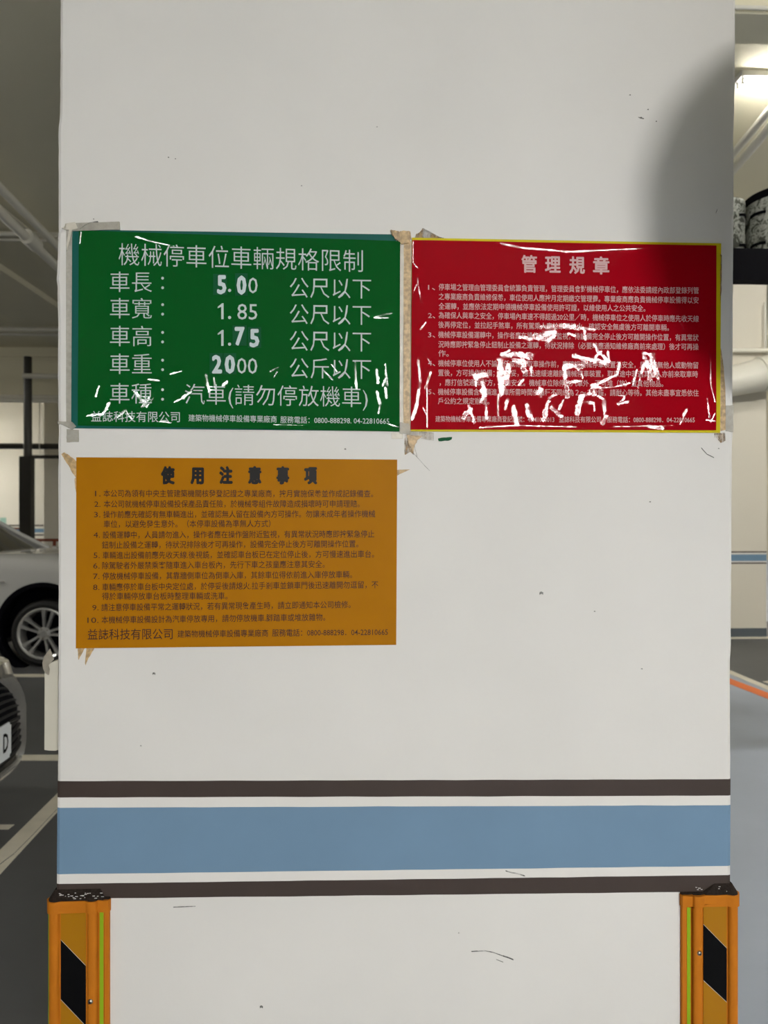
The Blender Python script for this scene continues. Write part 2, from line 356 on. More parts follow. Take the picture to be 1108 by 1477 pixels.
# ------------------------------------------------------------------ text
def glyphs(s, spacing=1.0, offset=0.0):
    c = bpy.data.curves.new('lettering', 'FONT'); c.body = s; c.resolution_u = 2; c.offset = offset; c.space_character = spacing
    o = bpy.data.objects.new('lettering', c); COL.objects.link(o)
    dg = bpy.context.evaluated_depsgraph_get(); me = bpy.data.meshes.new_from_object(o.evaluated_get(dg))
    bpy.data.objects.remove(o); bpy.data.curves.remove(c)
    return me
CREASES = None
def text(s, x0, x1, yl, yr, hpx, m, parent, hfun, proud=.00035, offset=0.0, name='text_line', label=None, latin=False, bold=0.0):
    """s drawn from pixel x0 to x1, vertical centre yl..yr, glyph height hpx; bold > 0 thickens the strokes by that many pixels"""
    me0 = flag_one() if s == '1' else glyphs(s, offset=offset)
    co = np.empty(len(me0.vertices) * 3); me0.vertices.foreach_get('co', co); co = co.reshape(-1, 3); mn, mx = co[:, 0].min(), co[:, 0].max()
    if latin: cy = (co[:, 1].min() + co[:, 1].max()) / 2; k = hpx / (co[:, 1].max() - co[:, 1].min())
    else: cy = .385; k = hpx / .93
    faces0 = [tuple(f.vertices) for f in me0.polygons]; up = me0.polygons[0].normal.z > 0
    V, F = [], []
    offs = [(0, 0)] + ([(bold / 2 * math.cos(a * math.pi / 4), bold / 2 * math.sin(a * math.pi / 4)) for a in range(8)] if bold else [])
    for i, (ox_, oy_) in enumerate(offs):
        b0 = len(V)
        for c in co:
            f = (c[0] - mn) / (mx - mn); px = x0 + bold / 2 + (x1 - x0 - bold) * f + ox_; py = yl + (yr - yl) * f - (c[1] - cy) * k + oy_
            p = face(px, py); V.append((p.x, -hfun(p.x, p.z) - proud - i * .00001, p.z))
        F += [tuple(v + b0 for v in (f if up else f[::-1])) for f in faces0]
    bpy.data.meshes.remove(me0)
    me = bpy.data.meshes.new(name); me.from_pydata(V, [], F); me.update()
    if me.polygons[0].normal.y > 0: me.flip_normals()
    if CREASES: set_crease(me, *CREASES)
    o = link(name, me, m, parent)
    if label: o['label'] = label
    return o
def flag_one():
    me = bpy.data.meshes.new('one'); P = [(.0, .56), (.0, .49), (.12, .56), (.12, 0), (.20, 0), (.20, .72), (.15, .72)]
    me.from_pydata([(x, y, 0) for x, y in P], [], [(0, 1, 2, 5, 6), (2, 3, 4, 5)]); me.update(); return me
def sheet(name, quad, m, parent, hfun, nx=60, ny=40, thick=.0003, ex=0.0):
    """thin sheet with real relief; quad TL,TR,BR,BL in pixels"""
    bm = bmesh.new(); TL, TR, BR, BL = [Vector((a, b)) for a, b in quad]; F, B = [], []
    for j in range(ny + 1):
        v = j / ny; rf, rb = [], []
        for i in range(nx + 1):
            u = i / nx; q = (TL * (1 - u) + TR * u) * (1 - v) + (BL * (1 - u) + BR * u) * v
            p = face(q.x, q.y); h = hfun(p.x, p.z) + ex
            rf.append(bm.verts.new((p.x, -h, p.z))); rb.append(bm.verts.new((p.x, -h + thick, p.z)))
        F.append(rf); B.append(rb)
    for j in range(ny):
        for i in range(nx):
            bm.faces.new((F[j][i], F[j + 1][i], F[j + 1][i + 1], F[j][i + 1])); bm.faces.new((B[j][i], B[j][i + 1], B[j + 1][i + 1], B[j + 1][i]))
    for j in range(ny):
        bm.faces.new((F[j][0], B[j][0], B[j + 1][0], F[j + 1][0])); bm.faces.new((F[j][nx], F[j + 1][nx], B[j + 1][nx], B[j][nx]))
    for i in range(nx):
        bm.faces.new((F[0][i], F[0][i + 1], B[0][i + 1], B[0][i])); bm.faces.new((F[ny][i], B[ny][i], B[ny][i + 1], F[ny][i + 1]))
    me = bpy.data.meshes.new(name); bm.to_mesh(me); bm.free()
    for f in me.polygons: f.use_smooth = True
    me.set_sharp_from_angle(angle=math.radians(50))
    if CREASES: set_crease(me, *CREASES)
    return link(name, me, m, parent)
def smooth(a, b, v):
    t = max(0, min(1, (v - a) / (b - a))); return t * t * (3 - 2 * t)

# ---- green notice
cg = face(340, 620)
hg = lambda x, z: .0028 + .0006 * mnoise.noise(Vector((x * 9, 0, z * 9))) + .0004 * mnoise.noise(Vector((x * 25, 2, z * 25)))
GREEN = (.0008, .088, .012, 1)
gst = [(512, 521, 514, 560, 3), (543, 534, 545, 552, 4), (556, 526, 558, 556, 2.5), (557, 545, 552, 556, 3), (544, 566, 548, 582, 4), (556, 560, 557, 574, 3), (549, 583, 546, 596, 2.5),
       (540, 458, 566, 452, 1.6), (540, 459, 560, 459, 1.6), (196, 342, 222, 350, 2), (222, 350, 252, 356, 1.2), (139, 572, 144, 557, 2), (126, 600, 150, 598, 2), (153, 592, 158, 582, 3), (146, 598, 156, 590, 2.5),
       (196, 566, 210, 584, 4), (206, 587, 216, 574, 3), (212, 588, 222, 574, 1.5), (298, 542, 302, 566, 3.2), (309, 546, 312, 566, 2), (322, 556, 328, 551, 3), (264, 574, 276, 566, 3.5), (252, 580, 266, 574, 2), (215, 548, 230, 549, 2),
       (170, 602, 182, 592, 3), (182, 592, 190, 604, 2.4), (228, 608, 248, 610, 1.2), (106, 362, 111, 370, 1.2), (390, 536, 402, 530, 1.6), (395, 545, 400, 536, 1.2), (466, 534, 480, 548, 1.6), (478, 526, 486, 536, 1.6), (118, 336, 116, 352, 1.4),
       (246, 540, 262, 536, 1.5), (560, 612, 574, 616, 1.5), (395, 613, 440, 614, .8), (568, 341, 571, 346, 3.5)]
M['green'] = laminate('green_laminate', GREEN, jitter=.03, crough=.10)
M['gtext'] = laminate('pale_lettering', (.56, .62, .62, 1), jitter=.03, crough=.10)
M['gbold'] = laminate('white_lettering', (.60, .68, .70, 1), jitter=.03, crough=.10)
cb = thing('backing_sheet', 'dark teal sheet showing along the left and top edge behind the green notice', 'sheet', face(338, 620))
sheet('sheet', [(104.5, 331.5), (571, 338.5), (575.5, 622), (103, 617.8)], M['teal'], cb, lambda x, z: .0012, 20, 12)
CREASES = (gst, .95, .022, .017, hg)
g = thing('notice', 'green laminated notice of car size limits in big white Chinese lettering', 'notice', cg)
sheet('sheet', [(114.5, 333), (577.3, 348.6), (576, 622.6), (113, 614)], M['green'], g, hg, 420, 260)
T = lambda *a, **k: text(*a, M['gtext'], g, hg, **k)
T('機械停車位車輛規格限制', 172, 523.5, 367.2, 377.3, 32.5, label='title line in large pale letters', offset=-.006)
for s, y in (('車長', 407), ('車寬', 445), ('車高', 485), ('車重', 525), ('車種', 567.5)):
    T(s, 159.5, 219.7, y, y + .3, 30, offset=-.006)
    T('：', 233.2, 237.3, y, y, 26, offset=.0)
for s, y in (('公尺以下', 415.2), ('公尺以下', 453.2), ('公尺以下', 491.6), ('公斤以下', 531)):
    T(s, 418.3, 535.3, y, y + 1.4, 30, offset=-.006)
LT = dict(latin=True, name='digit')
T('1', 314.5, 323, 449.5, 449.5, 23, **LT); T('.', 329.3, 334, 458.6, 458.6, 4.8, **LT); T('85', 342.8, 371.6, 450.3, 450.6, 22.6, **LT)
T('1', 314.5, 323, 488, 488, 23, **LT); T('.', 329.3, 334, 497, 497, 4.8, **LT)
T('0', 358.6, 372, 412.6, 412.6, 22.8, **LT); T('00', 342.3, 371.4, 528, 528.5, 22.6, **LT); T('.', 329.3, 334, 419.6, 419.6, 4.8, **LT)
def sticker(x0, y0, x1, y1, s, dx0, dx1, dy0, dy1):
    st = thing('number_sticker', 'green sticker with bold white %s (%s) in the %s row' % ({'5': 'five', '0': 'zero', '7': 'seven', '2': 'two'}[s], ORD, ROWN), 'sticker', face((x0 + x1) / 2, y1))
    P = [face(a, b) for a, b in ((x0, y0), (x1, y0), (x1, y1), (x0, y1))]
    slab('patch', [(p.x, -hg(p.x, p.z) - .0006, p.z) for p in P], (0, .0007, 0), M['sticker'], st)
    text(s, dx0, dx1, (dy0 + dy1) / 2, (dy0 + dy1) / 2, dy1 - dy0, M['gbold'], st, hg, proud=.0009, bold=2.6, latin=True, name='digit')
ROWN = 'car length'; ORD = 'whole number'
sticker(308, 396, 327.6, 426, '5', 313.6, 327.2, 399, 424); sticker(339.5, 395, 357.5, 427, '0', 341.8, 356, 399.5, 425)
ROWN = 'car height'
sticker(336, 470, 356, 499, '7', 339, 353.4, 473.5, 498); sticker(358, 472.5, 377, 502, '5', 360.4, 374.6, 476.5, 500.5)
ROWN = 'car weight'
sticker(303, 510, 322, 540, '2', 306.3, 320.8, 513.8, 538); sticker(323, 510, 341, 540, '0', 324.6, 339.6, 513.8, 538.5)
T('汽車(請勿停放機車)', 267.5, 530.5, 568.4, 573, 30, offset=-.006)
T('益誌科技有限公司', 132.5, 260, 600.8, 601.6, 15.5, offset=.002)
T('建築物機械停車設備專業廠商', 272.5, 399.5, 603, 605, 10, offset=.004)
T('服務電話：0800-888298. 04-22810665', 404.8, 561.4, 605.6, 607.4, 10, offset=.004)

CREASES = None
# ---- red notice
cr_ = face(816, 622)
hr = lambda x, z: .0030 + .0010 * mnoise.noise(Vector((x * 8, 7, z * 8))) + .0006 * mnoise.noise(Vector((x * 22, 9, z * 22)))
rst = [(726, 513, 745, 512, 6), (745, 512, 765, 514, 8), (757, 524, 754, 534, 7), (722, 520, 722, 545, 9), (722, 545, 724, 562, 8), (732, 528, 730, 552, 7), (742, 520, 752, 522, 8), (766, 530, 766, 542, 3), (727, 560, 722, 570, 4), (754, 548, 748, 556, 2.5),
       (735, 506, 722, 512, 2.5), (685, 545, 700, 542, 7), (686, 540, 686, 556, 3), (696, 552, 698, 570, 6), (700, 566, 694, 580, 4), (680, 590, 668, 602, 5), (676, 585, 684, 610, 3), (700, 580, 702, 604, 3.5), (728, 590, 732, 576, 3.5), (718, 570, 718, 600, 1.6),
       (740, 588, 745, 612, 5), (760, 585, 762, 600, 5), (762, 588, 768, 606, 3), (775, 568, 782, 562, 5), (778, 560, 780, 572, 3.5), (790, 580, 784, 605, 5), (795, 588, 808, 600, 5), (806, 590, 812, 578, 3.5), (792, 574, 802, 568, 4),
       (813, 530, 818, 572, 4.5), (816, 528, 838, 530, 6), (826, 514, 858, 521, 4), (858, 521, 874, 522, 6), (864, 510, 878, 522, 3.5), (866, 508, 858, 516, 3), (876, 508, 878, 522, 3), (830, 512, 846, 524, 3), (838, 536, 840, 546, 1.5),
       (820, 552, 838, 550, 4), (856, 498, 862, 508, 4), (780, 472, 812, 470, 5), (812, 470, 836, 474, 5), (838, 474, 856, 476, 3.5), (842, 476, 844, 490, 3.5), (786, 483, 800, 479, 8), (770, 486, 790, 489, 6), (750, 486, 766, 490, 4), (790, 492, 800, 484, 5), (820, 482, 828, 484, 3),
       (893, 524, 890, 540, 2.8), (890, 540, 858, 556, 3), (858, 556, 852, 566, 5), (852, 556, 866, 560, 3), (866, 560, 888, 558, 2), (888, 558, 908, 553, 2), (854, 556, 855, 570, 4), (852, 568, 838, 572, 4), (838, 572, 832, 596, 6), (856, 568, 870, 576, 3), (870, 576, 872, 600, 4), (842, 580, 856, 582, 3.5), (856, 582, 857, 592, 2),
       (886, 570, 900, 572, 1.8), (900, 574, 892, 583, 3.5), (905, 580, 890, 583, 2.5), (918, 534, 912, 556, 2.5), (922, 546, 920, 560, 2.5), (935, 524, 942, 530, 7), (946, 530, 948, 546, 4), (925, 538, 930, 520, 4), (940, 512, 944, 540, 6), (928, 510, 936, 512, 4),
       (928, 512, 934, 530, 6), (940, 516, 936, 548, 5), (985, 600, 990, 590, 3), (980, 612, 986, 600, 2), (935, 615, 955, 618, 3.5), (868, 612, 874, 600, 4), (692, 617, 745, 614, 1.6), (745, 614, 830, 616, 1.2), (880, 616, 970, 614, 1), 
       (603, 520, 606, 550, 2.6), (606, 550, 600, 590, 4), (600, 590, 594, 604, 3.5), (621, 538, 614, 560, 2.5), (616, 560, 616, 590, 1.2), (616, 590, 616, 616, 1.3), (610, 588, 615, 598, 1), (617, 518, 622, 526, 1.4), (596, 350, 596, 380, 1.2), (596, 380, 603, 388, 1.2), (602, 402, 606, 432, 1.4), (614, 466, 606, 476, 1.6), (597, 420, 602, 410, 1.2),
       (722, 352, 750, 358, 2), (750, 358, 820, 364, 2.2), (820, 364, 870, 362, 2), (870, 362, 958, 358, 1.4), (1024, 532, 1024, 555, 1.6), (1024, 555, 1030, 580, 1.4), (1019, 576, 1022, 602, 1.8), (1028, 420, 1024, 470, .9), (1026, 470, 1022, 500, 1), (1025, 500, 1024, 532, 1.2), (1030, 596, 1024, 610, 1.3), (980, 464, 986, 476, 1.5), (1017, 606, 1030, 608, 1.2)]
RED = (.33, .0003, .007, 1)
M['red'] = laminate('red_laminate', RED, jitter=.045, crough=.10)
M['rtext'] = laminate('pink_white_lettering', (.66, .42, .42, 1), jitter=.045, crough=.10)
cy_ = thing('backing_sheet', 'bright yellow sheet showing as a border behind the red notice', 'sheet', face(816, 625))
sheet('sheet', [(594, 343.2), (1040, 351.4), (1038.4, 624.5), (592.4, 622.5)], M['yellow_sheet'], cy_, lambda x, z: .0014, 20, 12)
CREASES = (rst, 1.05, .022, .016, hr)
rn = thing('notice', 'red laminated notice of parking rules with wrinkled shiny film', 'notice', cr_)
sheet('sheet', [(594.5, 347), (1032.4, 355), (1032, 620.8), (592.4, 619.6)], M['red'], rn, hr, 440, 270)
R = lambda s, x0, x1, yl, yr, h=9.6, **k: text(s, x0, x1, yl, yr, h, M['rtext'], rn, hr, **k)
for s, x0, x1, y in (('管', 751.6, 774, 381.3), ('理', 785.5, 808, 382), ('規', 820.5, 843, 383), ('章', 854.6, 878, 383.8)):
    R(s, x0, x1, y, y + .3, 24.5, bold=1.3, name='title_letter')
RL = [('停車場之管理由管理委員會統籌負責管理，管理委員會對機械停車位，應依法委請經內政部登錄列管', 632.5, 1006.7, 414.8, 419.8),
      ('之專業廠商負責維修保養，車位使用人應按月定期繳交管理費。專業廠商應負責機械停車設備得以安', 632.5, 1006.5, 428.4, 433.8),
      ('全運轉，並應依法定期申領機械停車設備使用許可證，以維使用人之公共安全。', 632.5, 930, 442.3, 445.4),
      ('為確保人與車之安全，停車場內車速不得超過20公里／時，機械停車位之使用人於停車時應先收天線', 632.5, 1007, 455.4, 460.4),
      ('後再停定位，並拉起手煞車，所有駕乘人應於車輛熄火，確認安全無虞後方可離開車輛。', 632, 964, 469, 473),
      ('機械停車設備運轉中，操作者應在操作盤附近監視，待設備完全停止後方可離開操作位置，有異常狀', 632, 1006.5, 483.2, 487.5),
      ('況時應即按緊急停止鈕制止設備之運轉，待狀況排除（必要時應通知維修廠商前來處理）後才可再操', 632, 1006.5, 497.2, 500.8),
      ('作。', 632, 647, 510, 510.2),
      ('機械停車位使用人不論專任或他人取車操作前，應確認機械停車裝置為安全，且內部無他人或動物留', 632, 1006, 524.3, 527.4),
      ('置後，方可操作設備；車停妥，應迅速緩速離開機械停車裝置，取車途中若遇其他人亦前來取車時', 632, 1005.5, 538, 540.3),
      ('，應打信號通知對方，以維安全。機械車位除停放汽車外，不可堆（放）置其他物品。', 634, 955.5, 551.8, 553.8),
      ('機械停車設備含車輛進入庫所需時間依機種不同約為２～３分鐘，請耐心等待。其他未盡事宜悉依住', 631.6, 1006.5, 565.4, 567.3),
      ('戶公約之規定辦理。', 631.6, 705.4, 578.5, 579)]
for a in RL: R(*a, offset=.004)
R('建築物機械停車設備專業廠商登記證號：40M1000013', 628, 799, 604.4, 605.2, 8.8, offset=.004)
R('益誌科技有限公司', 806, 866, 605.2, 605.4, 8.8, offset=.004)
R('服務電話：0800-888298．04-22810665', 875, 1000.6, 605.4, 605.8, 8.8, offset=.004)
for s, y in (('1、', 415), ('2、', 455.6), ('3、', 483.3), ('4、', 524), ('5、', 565.2)): R(s, 617.2, 627.4, y, y, 9.2, name='line_number')

CREASES = None
# ---- yellow notice
cy2 = face(341, 933)
hy = lambda x, z: .0014 + .0004 * mnoise.noise(Vector((x * 10, 17, z * 10))) + .0014 * max(0, smooth(.9, 1, (933 - 0) / 933)) * 0
yst = [(150, 668, 180, 690, 1)]
M['ochre'] = mat('ochre_sheet', (.405, .16, .002, 1), .6, var=.035, vscale=14, bump=.0012, bscale=7, coat=.06, crough=.35, spec=.06)
M['ink'] = mat('brown_black_ink', rgb(58, 30, 22), .5, spec=.3)
M['ink_black'] = mat('black_ink', (.006, .005, .005, 1), .45, spec=.3)
y_ = thing('notice', 'ochre yellow notice of ten usage rules in dark lettering', 'notice', cy2)
sheet('sheet', [(110.5, 659.6), (573, 663), (571.6, 930), (109.8, 935)], M['ochre'], y_, hy)
Yt = lambda s, x0, x1, yl, yr, h=10.6, mm='ink', **k: text(s, x0, x1, yl, yr, h, M[mm], y_, hy, **k)
for s, x0, x1 in (('使', 232.5, 252.6), ('用', 275, 294.6), ('注', 316.5, 336), ('意', 358, 377.4), ('事', 398.8, 417.6), ('項', 438.6, 457.8)):
    Yt(s, x0, x1, 685.4, 685.6, 24, 'ink_black', bold=2.6, name='title_letter')
YL = [('本公司為領有中央主管建築機關核發登記證之專業廠商，按月實施保養並作成記錄備查。', 149.8, 538.3, 711.6, 712),
      ('本公司就機械停車設備投保產品責任險，於機械零組件故障造成損壞時可申請理賠。', 150.2, 519, 726.9, 726.5),
      ('操作前應先確認有無車輛進出，並確認無人留在設備內方可操作。勿讓未成年者操作機械', 149.6, 541.3, 742, 741),
      ('車位，以避免發生意外。（本停車設備為準無人方式）', 150, 390.4, 755.8, 755),
      ('設備運轉中，人員請勿進入，操作者應在操作盤附近監視，有異常狀況時應即按緊急停止', 148.7, 540, 771.5, 770),
      ('鈕制止設備之運轉，待狀況排除後才可再操作，設備完全停止後方可離開操作位置。', 147.6, 517, 786, 784.2),
      ('車輛進出設備前應先收天線.後視鏡，並確認車台板已在定位停止後，方可慢速進出車台。', 148.6, 539.6, 800.8, 798.9),
      ('除駕駛者外嚴禁乘客隨車進入車台板內，先行下車之孩童應注意其安全。', 148, 468.6, 815.6, 813.5),
      ('停放機械停車設備，其靠牆側車位為倒車入庫，其餘車位得依前進入庫停放車輛。', 148.3, 508, 830.8, 828.4),
      ('車輛應停於車台板中央定位處，於停妥後請熄火.拉手剎車並鎖車門後迅速離開勿逗留，不', 148, 545.6, 846.6, 843),
      ('得於車輛停放車台板時整理車輛或洗車。', 147.7, 328.6, 859.8, 859.2),
      ('請注意停車設備平常之運轉狀況，若有異常現象產生時，請立即通知本公司檢修。', 146.7, 506, 876, 871.6),
      ('本機械停車設備設計為汽車停放專用，請勿停放機車.腳踏車或堆放雜物。', 147, 469.4, 894, 889.8)]
for a in YL: Yt(*a, offset=.004)
for s, x0, x1, y in (('1.', 137.6, 145.6, 712), ('2.', 136.6, 145.4, 727.2), ('3.', 136.2, 145.3, 742.3), ('4.', 135.4, 144.6, 771.6), ('5.', 135.5, 144.4, 801), ('6.', 135, 144.2, 816), ('7.', 135, 144, 831.2), ('8.', 134.8, 144, 847), ('9.', 133.6, 142.6, 876.4), ('10.', 126.6, 142.6, 894.4)):
    Yt(s, x0, x1, y, y, 7.8, latin=True, name='line_number')
Yt('益誌科技有限公司', 127, 249.4, 914.8, 914, 15.6, offset=.004)
Yt('建築物機械停車設備專業廠商', 256.4, 387, 914.2, 912.8, 10.6, offset=.004)
Yt('服務電話：0800-888298．04-22810665', 392.8, 559.6, 912.6, 911, 10.6, offset=.004)

# ------------------------------------------------------------------ tape, glue, scuffs
def rag(px, amp=.5, n=5):
    out = []
    for (a, b) in zip(px, px[1:] + px[:1]):
        for i in range(n):
            f = i / n; out.append((a[0] + (b[0] - a[0]) * f + random.uniform(-amp, amp) * (i > 0), a[1] + (b[1] - a[1]) * f + random.uniform(-amp, amp) * (i > 0)))
    return out
def patch(name, label, cat, px, m, t=.0008, amp=.5, n=5, group=None):
    return tag(onwall(name, rag(px, amp, n), t, M[m] if isinstance(m, str) else m), label, cat, group)
patch('tape_strip', 'translucent tape strip along the top left edge of the green notice', 'tape', [(101, 322), (172, 319.5), (172.5, 331), (103, 333)], 'tape_clear', .0036, .3)
patch('tape_strip', 'crumpled tape knot at the top left corner of the green notice', 'tape', [(88.5, 328.5), (95, 326), (94, 322.5), (108, 320), (112, 329), (104, 331), (96, 331.5)], 'tape', .0042, .3, 3)
patch('tape_strip', 'peeling white tape sliver below the knot at the green notice corner', 'tape', [(99.5, 331), (104, 331), (100, 350), (96.5, 361), (96, 352)], 'tape', .0048, .1, 2)
patch('tape_strip', 'long translucent tape down the left edge of the green notice', 'tape', [(95.5, 332), (104.5, 332), (103.2, 610), (95.5, 610)], 'tape_clear', .0010, .3, 8)
patch('tape_strip', 'short tape piece under the lower left corner of the green notice', 'tape', [(96, 619), (113.5, 620), (113.5, 637.5), (96, 638)], 'tape_clear', .0009, .3)
patch('tape_strip', 'creased tape wrapping the pillar corner beside the lower left of the green notice', 'tape', [(82.8, 607.5), (104, 608.5), (110, 615), (103, 620), (96, 613.5), (83, 611)], 'tape_clear', .0018, .3, 3)
patch('tape_strip', 'dirty brown tape strip between the green and the red notice', 'tape', [(577, 346), (593, 348), (591.5, 622), (576.6, 621)], 'glue_strip', .0010, .5, 14)
patch('tape_strip', 'pale crinkled tape strip hugging the right edge of the green notice', 'tape', [(577.2, 352), (582.6, 352), (581.5, 500), (582, 618), (576.6, 619)], 'tape', .0018, .35, 12)
patch('adhesive_residue', 'brown torn glue residue above the gap between the green and red notices', 'residue', [(564, 331), (573, 334), (580, 333), (592, 334), (593, 342), (590, 350), (580, 352), (573, 346), (566, 339)], 'glue_strip', .0040, .9)
patch('adhesive_residue', 'brown peeled glue flakes above the top left corner of the red notice', 'residue', [(601, 337), (610, 334), (609, 330), (611, 329), (616, 335), (624, 340), (640, 343), (640, 346), (598, 344)], 'glue', .0012, .5)
patch('adhesive_residue', 'tea brown streaks below the gap between the green and red notices', 'residue', [(587, 627), (600, 628), (610, 629), (603, 634), (598, 643), (596, 652), (590, 640)], 'glue_strip', .0007, .5)
patch('adhesive_residue', 'faint brown drips below the joint of the green and red notices', 'residue', [(584, 628), (592, 628), (592, 652), (584, 656)], 'glue', .0005, .8)
patch('tape_strip', 'cream tape end under the lower right corner of the green notice', 'tape', [(564.5, 624), (581, 624.5), (581.5, 632.6), (565, 633)], 'tape', .0012, .25, 3)
patch('tape_strip', 'translucent yellowed tape under the lower left corner of the red notice', 'tape', [(588, 620.5), (626, 624), (625.6, 635.5), (612, 633), (600, 629), (587, 628)], 'glue_faint', .0032, .3)
patch('tape_strip', 'clear wrinkled tape crossing at the lower right corner of the green notice', 'tape', [(577, 609), (590, 611), (592, 626), (577, 625)], 'tape_clear', .0036, .3)
patch('adhesive_residue', 'brown glue streak along the right edge of the red notice near the pillar corner', 'residue', [(1039.6, 500), (1043, 520), (1046.5, 560), (1047, 620), (1039, 622)], 'glue_strip', .0008, .5, 8)
patch('adhesive_residue', 'dark brown glue smear under the lower right corner of the red notice', 'residue', [(1031, 625), (1046, 624), (1046.5, 636), (1040, 639), (1037.6, 630), (1034, 629), (1031.4, 631)], 'glue', .0008, .4)
patch('tape_strip', 'clear glossy tape scrap between the red notice and the pillar corner', 'tape', [(1047, 585), (1058.4, 584), (1058, 623), (1047, 622)], 'tape_clear', .0010, .4)
patch('adhesive_residue', 'thin brown glue line on the upper right edge of the yellow border', 'residue', [(1039, 366), (1041.4, 368), (1041, 420), (1039.2, 440)], 'glue', .0018, .3, 6)
patch('adhesive_residue', 'brown fan of glue at the top left corner of the ochre notice', 'residue', [(88.5, 655), (93, 652.6), (100, 657), (110.5, 666), (110.5, 690), (106, 684), (100, 673), (94, 664)], 'glue_strip', .0010, .5)
patch('adhesive_residue', 'narrow brown glue strand left of the ochre notice below its top corner', 'residue', [(107.6, 690), (110.6, 688), (110.4, 712), (108.4, 704)], 'glue_strip', .0009, .2)
patch('adhesive_residue', 'left of two brown glue drips under the ochre notice', 'residue', [(112, 935), (122, 935), (118, 943), (113, 952)], 'glue_strip', .0008, .3)
patch('adhesive_residue', 'longer of two brown glue drips under the ochre notice', 'residue', [(124.6, 935), (136, 935), (131, 944), (127, 950), (123.4, 960), (122.6, 956)], 'glue_strip', .0008, .3)
patch('adhesive_residue', 'pale brown glue spike right of the top of the ochre notice', 'residue', [(573, 677.6), (592, 677), (580, 682), (573, 686)], 'glue_strip', .0009, .3)
patch('adhesive_residue', 'faint brown glue hairs above the top right corner of the ochre notice', 'residue', [(588, 640), (598, 640), (602, 660), (590, 650)], 'glue', .0004, .6)
patch('paper_scrap', 'small torn green paper scrap under the red notice', 'scrap', [(632, 632.4), (640, 631), (652.4, 630.4), (651.4, 634), (646, 635.8), (633, 636.4)], M['sticker'], .0008, .4, 3)

def scuff(pts, w, m='scuff', t=.0009):
    L_ = [(x, y - w / 2) for x, y in pts] + [(x, y + w / 2) for x, y in pts[::-1]]
    return onwall('scuff_mark', L_, t, M[m], pillar)
scuff([(729.5, 1256.2), (738, 1258.6), (746, 1260), (757.5, 1263.6)], 1.6)
scuff([(680, 1372.6), (700, 1371.6), (712, 1374), (728, 1380), (740, 1384)], .9); scuff([(726, 1379), (733, 1381), (741, 1384.6)], 1.6); scuff([(716, 1384), (726, 1388)], .8)
scuff([(250, 1308.6), (282, 1307.4)], .9)
scuff([(595, 652), (606, 664), (613, 672), (620, 679)], .6)
for x, y, r in ((377, 1453, 2.2), (781, 856, 2.6), (222, 972, 2), (203, 1076, 1), (926, 965, 1.1), (938, 724, 1), (909, 137, 1), (935, 158, .9), (925, 170, 1.4), (947, 175, .8), (243, 227, .9), (253, 229, .8), (435, 268, .9), (544, 183, .8), (858, 882, .9), (1037, 647, .8), (498, 648, 1.3), (662, 1346, 1), (135, 316, .8)):
    scuff([(x - r, y), (x, y - r * .5), (x + r, y)], r * 1.3)
scuff([(921, 169), (929, 171)], 1.1); scuff([(115, 330.5), (122, 325), (130, 321), (141, 319.4)], 1.2, t=.0040)
scuff([(1033, 307), (1035, 302)], 1.2); scuff([(1012, 646), (1020, 655), (1030, 660)], 1.0)

